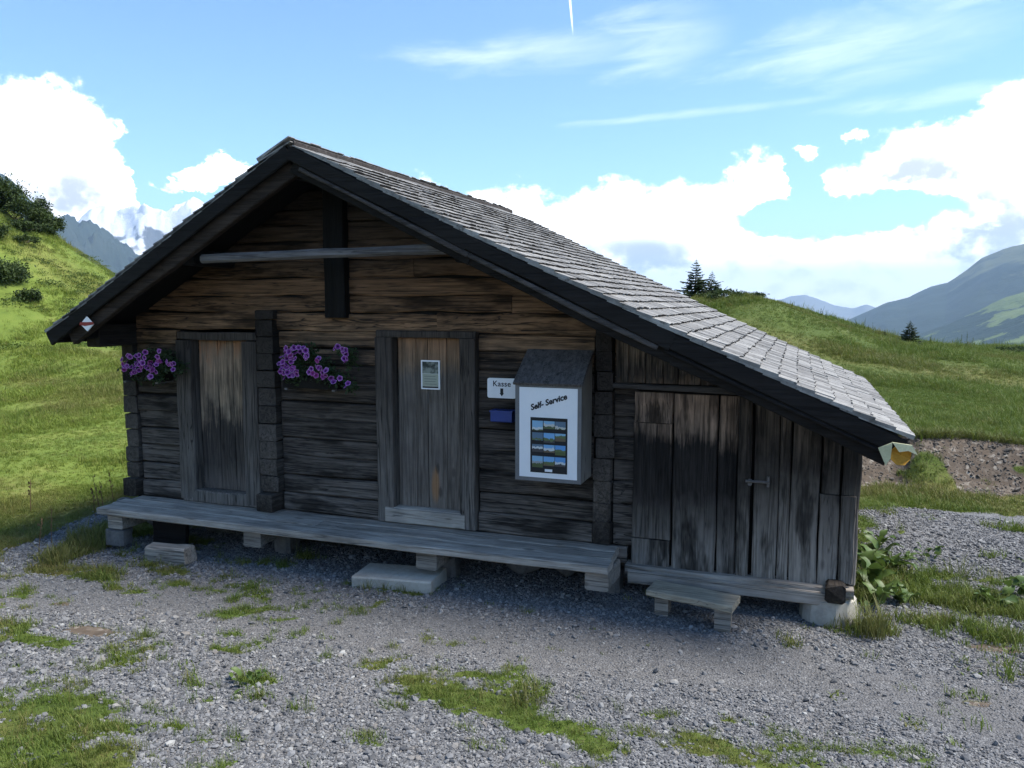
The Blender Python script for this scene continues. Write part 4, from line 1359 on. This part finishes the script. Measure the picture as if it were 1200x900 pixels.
def planter(xc, zc, w, spots, fl, label, seed):
    t = thing('flower_planter', (xc, -.14, zc - .2), label, 'planter', 'petunia planters on the hut front')
    rel(box('trough', (xc - w / 2 + .03, -.19, zc - .15), (xc + w / 2 - .03, -.03, zc - .05), m_dark), t)
    rel(box('bracket', (xc - w / 2 + .05, -.20, zc - .168), (xc - w / 2 + .08, -.0, zc - .152), m_iron), t)
    rel(box('bracket', (xc + w / 2 - .08, -.20, zc - .168), (xc + w / 2 - .05, -.0, zc - .152), m_iron), t)
    fo = leaf_cloud('foliage', spots, 2200, .020, m_fol, t, seed)
    r = np.random.default_rng(seed)
    for (px_, pz_) in fl:
        o = bpy.data.objects.new('flower', me_pet)
        o.location = Vector((px_, -.24 - r.uniform(0, .06), pz_)) - _wl[t.name]
        tx = r.normal(0, .45); tz = r.normal(.1, .5)
        o.rotation_euler = (R(90) - .15 + tx, 0, tz)
        s = r.uniform(.85, 1.12); o.scale = (s, s, s)
        col.objects.link(o); o.parent = t


def wx(px, py, y=-.27):
    r = ray(px, py); t = (y - CAM[1]) / r[1]; p = CAM + r * t; return p[0], p[2]


fl1 = [(143, 427), (148, 424), (152, 430), (146, 433), (150, 417), (155, 418), (153, 437), (158, 424), (156, 431), (161, 421), (163, 427), (164, 434), (167, 430), (168, 413), (170, 425), (172, 431), (175, 424), (174, 436), (178, 433), (180, 436), (176, 428), (171, 419), (174, 441), (178, 441), (160, 436), (144, 421), (189, 411), (187, 418), (190, 423), (195, 424), (199, 427), (202, 433), (203, 426), (186, 427), (163, 416), (149, 429), (184, 423)]
fl2 = [(330, 432), (332, 424), (331, 418), (334, 412), (333, 437), (337, 427), (338, 420), (336, 433), (340, 412), (343, 409), (347, 407), (352, 407), (357, 407), (345, 414), (350, 412), (342, 424), (343, 431), (346, 436), (338, 440), (333, 443), (343, 440), (347, 420), (358, 419), (340, 416), (335, 430), (366, 432), (363, 436), (371, 430), (375, 431), (370, 440), (377, 437), (380, 441), (383, 434), (377, 442), (373, 420), (382, 440), (390, 443), (400, 443), (408, 449), (396, 406), (403, 409), (404, 420), (408, 420), (394, 408), (402, 412), (336, 408), (329, 428), (339, 436)]
fl1 = [wx(*p) for p in fl1]; fl2 = [wx(*p) for p in fl2]
_rf = np.random.default_rng(5)
fl1 += [(x + _rf.normal(0, .025), z + _rf.normal(0, .022)) for x, z in fl1[::2]]
fl2 += [(x + _rf.normal(0, .025), z + _rf.normal(0, .022)) for x, z in fl2[::2]]


def spots_of(fl): return [((x, -.18, z - .03), (.06, .05, .055)) for x, z in fl]


planter(-5.93, 1.70, .52, spots_of(fl1), fl1, 'planter of purple petunias at the left corner of the hut', 61)
planter(-4.02, 1.70, .62, spots_of(fl2) + [((-4.0, -.15, 1.72), (.2, .05, .06))], fl2, 'planter of purple petunias between the two tall plank doors', 62)

# steps and blocks in front
sb_ = MB(); sb_.add(*beam_geo((-3.345, -.50, .018), (-2.665, -.44, .034), .36, .155, seg=3, jit=.003, ch=.012))
st = sb_.build('concrete_step', m_conc); tag(st, 'grey concrete slab step in front of the porch', 'step')
bn = thing('wooden_step', (-.66, -.40, 0), 'low pale wooden step in front of the lean-to door', 'step')
rel(beam('tread', (-.965, -.33, .185), (-.345, -.43, .175), .24, .05, m_bench, seg=4, jit=.0015, ch=.006), bn)
rel(beam('leg', (-.88, -.40, .085), (-.88, -.24, .085), .10, .165, m_sill, seg=2, ch=.008, jit=.002), bn)
rel(beam('leg', (-.43, -.51, .075), (-.43, -.34, .075), .11, .165, m_sill, seg=2, ch=.008, jit=.002), bn)
wb = MB(); wb.add(*beam_geo((-5.44, -.66, .055), (-5.02, -.63, .065), .16, .15, seg=5, jit=.006, ch=.018, endjit=.012))
wb = wb.build('timber_block', m_sill); tag(wb, 'short grey timber block on the gravel below the porch', 'block')
rl = stone('field_stone', (-6.52, .10, .20), (.16, .12, .15), 777); _wl[rl.name] = rl.location.copy(); tag(rl, 'dark stone at the left corner of the hut by the porch', 'stone')

# ------------------------------------------------------------------ plants
m_dock, g = newmat('dock_leaf')
p = g.n('ShaderNodeTexCoord').outputs['Object']; oi = g.n('ShaderNodeObjectInfo').outputs['Random']
cd_ = g.mix(g.noise(p, 14.0, 4.0), g.mix(oi, (.045, .085, .018), (.075, .125, .022)), (.10, .15, .035))
g.bsdf(cd_, .5, .4, extra=(.25, cd_))
V = []; F = []
for i in range(6):
    t_ = i / 5; w = .5 * math.sin(math.pi * min(1, t_ * .9 + .1)) ** .8 * (1 - .25 * t_)
    z_ = .35 * math.sin(t_ * 2.4); x_ = t_
    wv = .05 * math.sin(i * 2.1)
    V += [(x_, -w * .62, z_ + .08 + wv), (x_, 0, z_), (x_, w * .62, z_ + .08 - wv)]
for i in range(5):
    a = i * 3; F += [(a, a + 1, a + 4, a + 3), (a + 1, a + 2, a + 5, a + 4)]
m = MB(); m.add(V, F); me_leaf = m.mesh('leaf', True); me_leaf.materials.append(m_dock)
docks = [(1018, 668, 'beside the lean-to wall', .26), (1022, 692, 'at the right hut corner', .28), (1014, 712, 'closest to the concrete pier', .22), (1040, 672, 'rightmost by the lean-to', .24), (1012, 645, 'half hidden behind the lean-to corner', .22), (1030, 705, 'just right of the corner, lowest', .2),
         (1058, 660, 'in the grass right of the hut', .14), (1165, 708, 'in the right-hand grass strip, large', .18), (1195, 700, 'at the right edge of the picture', .18), (1085, 655, 'on the gravel edge right of the hut', .12), (300, 802, 'alone in the gravel in front', .10)]
for i, (px_, py_, wh, s_) in enumerate(docks):
    b = ground_at(px_, py_)
    if px_ < 1050 and px_ > 900: b[0] = max(b[0], .58 + .05 * i)
    zb_ = H1(b[0], b[1])
    t = thing('dock_plant', (b[0], b[1], zb_), 'broad-leaved dock plant ' + wh, 'plant', 'dock plants')
    for k in range(11):
        a = k * 2.4 + rng.uniform(-.3, .3); s = s_ * .72 * rng.uniform(.6, 1.15)
        o = bpy.data.objects.new('leaf', me_leaf); col.objects.link(o); o.parent = t
        o.location = (rng.normal(0, .05) + .03 * math.cos(a), rng.normal(0, .05) + .03 * math.sin(a), rng.uniform(0, .10) * s_ / .2)
        o.rotation_euler = (rng.normal(0, .3), rng.uniform(-.55, .25), a); o.scale = (s, s, s)

# tall grass clumps and dry stalks
m_dryst, g = newmat('dry_stalk')
g.bsdf((.16, .10, .055), .8, .2)


def clump(px_, py_, n_, h, label, spread=.09, seed=0):
    b = ground_at(px_, py_); zb_ = H1(b[0], b[1])
    me_ = tuft_mesh('grass_clump', 1000 + seed, n_, h, spread, .006, .75)
    o = link('grass_clump', me_, m_clump, None, (b[0], b[1], zb_)); tag(o, label, 'grass clump', 'tall grass clumps'); return o


m_clump, g = newmat('clump_grass')
pz = g.noise(g.n('ShaderNodeTexCoord').outputs['Object'], 30.0, 2.0)
cc = g.mix(pz, (.10, .12, .028), (.17, .16, .06))
g.bsdf(cc, .6, .2, extra=(.25, cc))
for i, (px_, py_, n_, h, lb, sp_) in enumerate([(1022, 746, 150, .24, 'shaggy grass clump right of the concrete pier', .10), (985, 736, 60, .13, 'low grass clump at the foot of the concrete pier', .08), (620, 826, 70, .13, 'yellowish grass clump in the front grass patch', .10), (100, 640, 90, .24, 'rough grass clump by the left end of the porch', .16), (70, 660, 60, .2, 'rough grass clump on the path edge at left', .16), (450, 690, 90, .09, 'grass fringe along the concrete slab step', .2), (1180, 752, 60, .14, 'grass clump at the right edge of the gravel', .12), (1000, 705, 40, .15, 'thin grass clump against the corner pier', .05)]):
    clump(px_, py_, n_, h, lb, sp_, i)
for i, (px_, py_, h) in enumerate([(118, 603, .42), (122, 602, .36), (112, 606, .3), (60, 640, .35), (45, 648, .3), (133, 588, .35), (36, 600, .35)]):
    b = ground_at(px_, py_); zb_ = H1(b[0], b[1]); r = np.random.default_rng(40 + i)
    m = MB(); tp = np.array([r.normal(0, .04), r.normal(0, .03), h])
    m.add(*beam_geo((0, 0, -.02), tp, .008, .008, seg=3, jit=.001, ch=.002, upv=(0, 1, 0), taper=.5))
    for k in range(12):
        q = tp * r.uniform(.45, 1); a = r.uniform(0, 6.28); s = r.uniform(.01, .03)
        m.add([q, q + np.array([math.cos(a) * s, math.sin(a) * s, s * .6]), q + np.array([math.cos(a + .6) * s * .6, math.sin(a + .6) * s * .6, s * 1.4])], [(0, 1, 2)])
    o = link('dry_stalk', m.mesh('dry_stalk'), m_dryst, None, (b[0], b[1], zb_))
    tag(o, 'thin brown dry stalk in the grass left of the porch', 'stalk', 'dry stalks left of the porch')

# clods and stones on the eroded bank
m_clod = simple('bank_clod', (.075, .062, .052), (.17, .15, .13), 9, bump=.01)
clods = [link('clod', rock_mesh('clod', 650 + i), m_clod) for i in range(4)]
N = 9000
bx = rng.uniform(.2, 8, N); s0 = rng.uniform(-1.1, .02, N); by = lip_y(bx) + s0
_, di, _ = masks(bx, by); kk = rng.random(N) < sstep(.3, .8, di); bx, by = bx[kk], by[kk]; n = len(bx)
s = np.exp(rng.normal(math.log(.009), .45, n))
scatter('bank_rubble', np.c_[bx, by, H(bx, by) + s * .2], np.c_[rng.normal(0, .5, n), rng.normal(0, .5, n), rng.uniform(0, 6.28, n)], np.c_[s * 1.3, s, s], rng.integers(0, 4, n), clods, 'brown clods and small stones on the eroded bank')
# turf fringe hanging over the lip
bx = rng.uniform(-.5, 9, 1400); by = lip_y(bx) + rng.uniform(-.03, .14, 1400); n = 1400
tf = [link('fringe_%s' % 'ab'[i], tuft_mesh('fringe', 70 + i, 16, .10, .06, .006, 1.3), m_clump if i else mgr) for i in range(2)]
sc__ = rng.uniform(.6, 1.4, n)
scatter('turf_fringe', np.c_[bx, by, H(bx, by)], np.c_[rng.normal(0, .3, n), rng.normal(0, .3, n), rng.uniform(0, 6.28, n)], np.repeat(sc__[:, None], 3, 1), rng.integers(0, 2, n), tf, 'ragged turf edge along the top of the bank',
        extra={'dryness': rng.uniform(0, .6, n), 'lush_sunlit': np.zeros(n)})

# spruces
m_ndl, g = newmat('spruce_needle')
pn = g.noise(g.n('ShaderNodeTexCoord').outputs['Object'], 12.0, 3.0)
cn_ = g.mix(pn, (.018, .034, .014), (.040, .062, .022))
g.bsdf(cn_, .6, .25, extra=(.12, cn_))
m_bark = simple('spruce_bark', (.045, .034, .026), (.09, .07, .055), 20, bump=.01)


def spruce(px_, py_, d, h, rad, label, seed, dense=1.0):
    b = at(px_, py_, d); zb_ = H1(b[0], b[1]) - .02
    r = np.random.default_rng(seed)
    t = thing('spruce_tree', (b[0], b[1], zb_), label, 'tree', 'young spruces on the knoll')
    m = MB(); m.add(*beam_geo((b[0], b[1], zb_), (b[0] + .02 * h, b[1], zb_ + h), h * .05, h * .05, seg=6, jit=h * .002, ch=h * .012, upv=(0, 1, 0), taper=.08))
    rel(m.build('trunk', m_bark), t)
    m = MB()
    nw = int(11 + 5 * dense)
    for w in range(nw):
        f = w / (nw - 1); z = h * (.06 + .88 * f ** .9); R0 = rad * (1 - f) ** .85 * r.uniform(.7, 1.1) + .015 * h
        nb = r.integers(5, 8)
        for k in range(nb):
            a = k * math.tau / nb + r.uniform(-.4, .4) + w; L = R0 * r.uniform(.55, 1.15)
            rise = .25 * f - .18 * (1 - f) + r.normal(0, .06)
            dx, dy = math.cos(a), math.sin(a)
            ns = max(7, int(52 * L / rad))
            for s in range(ns):
                q = (s + r.random()) / ns
                bx_ = L * q; bz = z + bx_ * rise + .12 * L * q * q
                sl_ = (.10 + .20 * (1 - q)) * rad * (.22 + .9 * (1 - f)) * r.uniform(.6, 1.3)
                for sd in (-1, 1):
                    if r.random() < .25: continue
                    aa = a + sd * r.uniform(.5, 1.0)
                    ex, ey = math.cos(aa) * sl_, math.sin(aa) * sl_; dz = r.normal(-.12, .15) * sl_
                    p0 = np.array([dx * bx_, dy * bx_, bz]); p1 = p0 + np.array([ex, ey, dz]); wv = np.array([-ey, ex, 0]) * .16 + np.array([0, 0, .12 * sl_ * r.normal()])
                    pm = (p0 + p1) / 2
                    m.add([p0, pm + wv, p1, pm - wv], [(0, 1, 2, 3)])
            m.add([(0, 0, z), (dx * L * .5 - dy * .006, dy * L * .5 + dx * .006, z + L * .5 * rise), (dx * L, dy * L, z + L * rise + .12 * L)], [(0, 1, 2)])
    m.V = [(v[0] + b[0] + .02 * h * (v[2] / h), v[1] + b[1], v[2] + zb_) for v in m.V]
    rel(m.build('crown', m_ndl), t)


spruce(814, 352, 27, 1.5, .85, 'taller young spruce on the skyline just above the roof', 1)
spruce(833, 352, 27.5, 1.2, .68, 'shorter young spruce right of the taller one above the roof', 2)
spruce(1065, 401, 27, .8, .5, 'small bushy spruce on the skyline below the right mountain', 3)
spruce(1036, 398, 26, .42, .16, 'tiny spruce sapling on the skyline left of the bushy spruce', 4, .6)

# bushes
m_bush, g = newmat('bush_leaf')
pn = g.noise(g.n('ShaderNodeTexCoord').outputs['Object'], 2.2, 5.0)
cb_ = g.mix(g.mr(pn, .3, .7), (.022, .040, .013), (.062, .090, .022))
g.bsdf(cb_, .65, .2, extra=(.18, cb_))


def bush(px_, py_, d, rx, rz, n_, label, seed, leaf=.055, grp='dark bushes on the left hill'):
    b = at(px_, py_, d); zb_ = H1(b[0], b[1])
    r = np.random.default_rng(seed)
    n_ = int(n_ * 2.6)
    t = thing('bush', (b[0], b[1], zb_), label, 'bush', grp)
    lobes = [((b[0] + r.normal(0, rx * .5), b[1] + r.normal(0, rx * .5), zb_ + rz * r.uniform(.25, .85)), (rx * r.uniform(.25, .5), rx * r.uniform(.25, .5), rz * r.uniform(.25, .45))) for k in range(9)]
    leaf_cloud('foliage', lobes, n_, leaf, m_bush, t, seed)
    m = MB()
    for (c_, e_) in lobes: m.add(*beam_geo((b[0], b[1], zb_ - .05), c_, .03, .03, seg=2, jit=.01, ch=.008, upv=(0, 1, .1), taper=.3))
    rel(m.build('stem', m_bark), t)


for i, (px_, py_, d, rx, rz, n_, lb) in enumerate([(-12, 256, 40, 1.1, .95, 2600, 'largest dark bush, cut by the left edge on the hilltop'), (18, 264, 40, 1.0, .95, 2600, 'tall dark bush on the hilltop near the left edge'), (42, 272, 40.5, .75, .8, 2200, 'dark rounded bush third along the hilltop'), (60, 280, 41, .5, .65, 1500, 'rightmost dark bush of the hilltop row'), (28, 292, 39, .6, .4, 900, 'low bush just below the hilltop row'), (6, 340, 34, .7, .75, 1900, 'dark bush at the left edge halfway down the hill'), (38, 352, 33, .35, .35, 700, 'small dark bush right of the halfway bush'), (-8, 302, 37, .5, .45, 700, 'bush at the left edge between hilltop and halfway'), (30, 302, 38, .4, .25, 400, 'flat bush in the grass under the hilltop row')]):
    bush(px_, py_, d, rx, rz, n_, lb, 200 + i)
bush(848, 356, 24, .55, .22, 500, 'low dark shrub beside the young spruces above the roof', 230, .04, 'low shrubs on the knoll')
bush(876, 357, 24.5, .5, .14, 400, 'low green shrub on the knoll crest right of the spruces', 231, .04, 'low shrubs on the knoll')
bush(1190, 410, 28, .5, .14, 350, 'low dark shrub on the skyline at the right edge', 232, .04, 'low shrubs on the knoll')
# low heath tussocks on the left hill
hx = rng.uniform(-46, -14, 5200); hy = rng.uniform(8, 36, 5200)
hd = np.hypot(hx, hy + 6); k = (hd > 27) & (rng.random(5200) < sstep(.42, .66, fbm(hx * .4, hy * .4, 3, 88))); hx, hy = hx[k], hy[k]; n = len(hx)
def tus(seed):
    r = np.random.default_rng(seed); m = MB()
    for i in range(120):
        p_ = r.normal(0, 1, 3) * np.array([.15, .15, .03]) + np.array([0, 0, .035]); a = r.normal(0, 1, 3); a /= np.linalg.norm(a); b_ = np.cross(a, r.normal(0, 1, 3)); b_ /= np.linalg.norm(b_); s = .024
        m.add([p_ - a * s, p_ + b_ * s * .6, p_ + a * s, p_ - b_ * s * .6], [(0, 1, 2, 3)])
    return m.mesh('tussock')
m_heath, g = newmat('heath_leaf')
oi = g.n('ShaderNodeObjectInfo').outputs['Random']
chh = g.mix(oi, (.045, .072, .016), (.105, .150, .028)); g.bsdf(chh, .65, .2, extra=(.2, chh))
tz = [link('tussock_%s' % 'abc'[i], tus(90 + i), m_heath) for i in range(3)]
s = rng.uniform(.7, 1.8, n)
scatter('heath_tussocks', np.c_[hx, hy, H(hx, hy)], np.c_[np.zeros(n), np.zeros(n), rng.uniform(0, 6.28, n)], np.c_[s, s, s * .8], rng.integers(0, 3, n), tz, 'low heath tussocks over the left hillside')
# tall weeds on the knoll skyline
for i, (px_, py_, d, h) in enumerate([(1003, 390, 26.5, .5), (1012, 392, 26.5, .6), (1017, 393, 26.5, .42), (1024, 394, 26.5, .55), (1000, 388, 26.5, .35), (1045, 399, 27, .45), (1126, 405, 28, .4), (1133, 405, 28, .5), (1140, 406, 28, .35), (1120, 405, 28, .3), (962, 368, 26.5, .35), (968, 370, 26.5, .3), (1090, 404, 28, .3), (1150, 407, 28, .35)]):
    b = at(px_, py_, d); zb_ = H1(b[0], b[1]); r = np.random.default_rng(600 + i)
    m = MB(); m.add(*beam_geo((0, 0, -.03), (r.normal(0, .05), 0, h), .012, .012, seg=3, jit=.002, ch=.003, upv=(0, 1, 0), taper=.4))
    for k in range(40):
        q = h * r.uniform(.1, 1); a = r.uniform(0, 6.28); s_ = r.uniform(.04, .09) * (1.2 - q / h)
        p0 = np.array([0, 0, q]); p1 = p0 + np.array([math.cos(a) * s_, math.sin(a) * s_, s_ * .5]); w_ = np.array([-math.sin(a), math.cos(a), 0]) * s_ * .22
        m.add([p0, (p0 + p1) / 2 + w_, p1, (p0 + p1) / 2 - w_], [(0, 1, 2, 3)])
    o = link('tall_weed', m.mesh('tall_weed'), m_heath, None, (b[0], b[1], zb_)); tag(o, 'thin tall weed standing on the skyline of the right knoll', 'weed', 'tall weeds on the knoll skyline')


# ------------------------------------------------------------------ mountains
def mountain(name, ridge, D, front, back, base, mat, nu=160, nv=60, amp=.12, fr=3.0, seed=0, rough=.010, spur=1.0):
    """ridge = skyline points (surveyed from the photo) at distance D; the flanks fall to the valley in front and behind"""
    rp = np.array([at(px, py, D) for px, py in ridge])
    t = np.r_[0, np.cumsum(np.hypot(*np.diff(rp[:, :2], axis=0).T))]
    u = np.linspace(0, t[-1], nu)
    Rr = np.c_[[np.interp(u, t, rp[:, i]) for i in range(3)]].T
    toc = CAM[:2] - Rr[:, :2]; toc /= np.linalg.norm(toc, axis=1)[:, None]
    v = np.r_[-np.linspace(1, 0, nv // 3, endpoint=False) ** 1.5, np.linspace(0, 1, nv) ** 1.3]
    U, Vv = np.meshgrid(np.arange(nu), v)
    dist = np.where(Vv >= 0, Vv * front, -Vv * -back)
    X_ = Rr[U, 0] + toc[U, 0] * dist; Y_ = Rr[U, 1] + toc[U, 1] * dist
    hgt = Rr[U, 2] - base
    fall = np.where(Vv >= 0, (1 - np.abs(Vv)) ** 1.15, (1 - np.abs(Vv)) ** 1.3)
    s = t[-1] / fr
    rid = 1 - np.abs(fbm(X_ / s, Y_ / s, 5, seed + 3) * 2 - 1)
    Zz = base + hgt * fall + hgt * amp * (rid - .62) * np.clip(np.abs(Vv) * 5, 0, 1) * 2 * (1 - np.abs(Vv) * .5)
    Zz += hgt.max() * rough * (fbm(X_ / s * 6, Y_ / s * 6, 4, seed + 9) - .5) * 2
    ix = np.arange(U.size).reshape(U.shape)
    F_ = np.stack([ix[:-1, :-1], ix[1:, :-1], ix[1:, 1:], ix[:-1, 1:]], -1).reshape(-1, 4)
    o = link(name, mesh_np(name, np.c_[X_.ravel(), Y_.ravel(), Zz.ravel()], F_, True), mat)
    tag(o, kind='structure')
    return o


def slope_mat(name, cols, scale, forest=None, fscale=1., snow=None, fthr=(.5, .56)):
    m, g = newmat(name)
    pos = g.n('ShaderNodeNewGeometry').outputs['Position']
    nz = g.xyz(g.n('ShaderNodeNewGeometry').outputs['Normal'])[2]
    n1 = g.noise(pos, scale, 7., .62)
    n2 = g.noise(pos, scale * 9, 5., .65)
    c = g.ramp(g.m('MULTIPLY_ADD', n2, .4, g.m('MULTIPLY', n1, .6)), [(.3, cols[0]), (.5, cols[1]), (.7, cols[2])])
    if forest:
        z = g.xyz(pos)[2]
        f = g.mr(g.m('ADD', g.noise(pos, scale * fscale, 7., .68), g.m('MULTIPLY', g.mr(z, forest[1], forest[2], 1, -1, False), .16)), *fthr)
        c = g.mix(f, c, forest[0])
    if snow:
        z = g.xyz(pos)[2]
        f = g.mr(g.m('ADD', g.m('MULTIPLY_ADD', n1, 1.1, g.mr(z, snow[0], snow[1], -.55, .35, False)), g.m('MULTIPLY', nz, .35)), .60, .68)
        c = g.mix(f, c, (.66, .68, .72))
    g.bsdf(c, .95, .1, n2, .6, 12.)
    return m


m_mtR = slope_mat('mountain_pasture', [(.050, .060, .030), (.085, .092, .045), (.13, .125, .075)], .0022, ((.018, .030, .020), 60, 260), 1.6, fthr=(.52, .58))
m_mtS = slope_mat('spur_pasture', [(.075, .110, .030), (.115, .150, .042), (.15, .175, .06)], .004, ((.016, .030, .018), -60, 60), 2.2, fthr=(.56, .60))
m_far = slope_mat('far_rock', [(.10, .105, .10), (.14, .14, .14), (.19, .19, .19)], .0012)
m_snow = slope_mat('glacier_rock', [(.07, .075, .085), (.11, .115, .125), (.17, .17, .175)], .0030, snow=(140, 560))
m_mid = slope_mat('shaded_forest_slope', [(.020, .032, .024), (.03, .042, .03), (.045, .055, .038)], .003)

mountain('mountain_right', [(960, 400), (985, 378), (1010, 368), (1040, 354), (1065, 348), (1090, 336), (1110, 331), (1130, 318), (1150, 303), (1175, 293), (1200, 286), (1260, 262), (1340, 240), (1450, 225)], 4000, 2300, -1500, -260, m_mtR, amp=.16, fr=2.6, seed=1)
mountain('mountain_spur', [(1000, 415), (1040, 402), (1075, 392), (1110, 380), (1150, 362), (1180, 348), (1210, 338), (1280, 318), (1400, 300)], 2500, 1400, -900, -200, m_mtS, amp=.10, fr=3.0, seed=21, nu=140)
mountain('mountain_far', [(840, 372), (880, 360), (905, 354), (925, 348), (944, 345), (960, 351), (978, 358), (1000, 361), (1015, 357), (1040, 364), (1100, 372)], 9000, 2500, -2500, -300, m_far, amp=.14, fr=4, seed=41, nu=120, nv=36, rough=.03)
mountain('mountain_snow', [(60, 300), (90, 262), (108, 246), (122, 240), (138, 247), (152, 242), (166, 239), (180, 246), (196, 249), (212, 243), (226, 235), (245, 240), (270, 232), (300, 238), (360, 262), (440, 300)], 5200, 1500, -1800, -250, m_snow, amp=.30, fr=5, seed=62, nu=200, nv=80, rough=.03)
mountain('mountain_dark', [(30, 262), (60, 252), (85, 256), (104, 259), (114, 263), (124, 271), (136, 280), (150, 292), (165, 301), (185, 316), (215, 335), (260, 352)], 3500, 1100, -800, -250, m_mid, amp=.22, fr=5, seed=77, nu=160, nv=60, rough=.05)
mountain('mountain_left', [(-260, 100), (-160, 125), (-80, 155), (-30, 185), (5, 203), (25, 222), (48, 243), (66, 258), (82, 277), (95, 305), (105, 335)], 3000, 1200, -900, -250, m_mid, amp=.12, fr=3, seed=83, nu=120, nv=40, rough=.02)

# ------------------------------------------------------------------ the air
hz = MB(); hz.add(*box_geo((-17500, -17500, -330), (17500, 17500, 660)))
mh = bpy.data.materials.new('haze'); mh.use_nodes = True
nt = mh.node_tree; nt.nodes.clear()
pv = nt.nodes.new('ShaderNodeVolumePrincipled'); ou = nt.nodes.new('ShaderNodeOutputMaterial')
pv.inputs['Color'].default_value = (.52, .74, 1.0, 1); pv.inputs['Density'].default_value = 1.25e-4; pv.inputs['Anisotropy'].default_value = .1
nt.links.new(pv.outputs[0], ou.inputs['Volume'])
mh.cycles.homogeneous_volume = True
hzo = link('haze', hz.mesh('haze'), mh)
tag(hzo, kind='stuff')
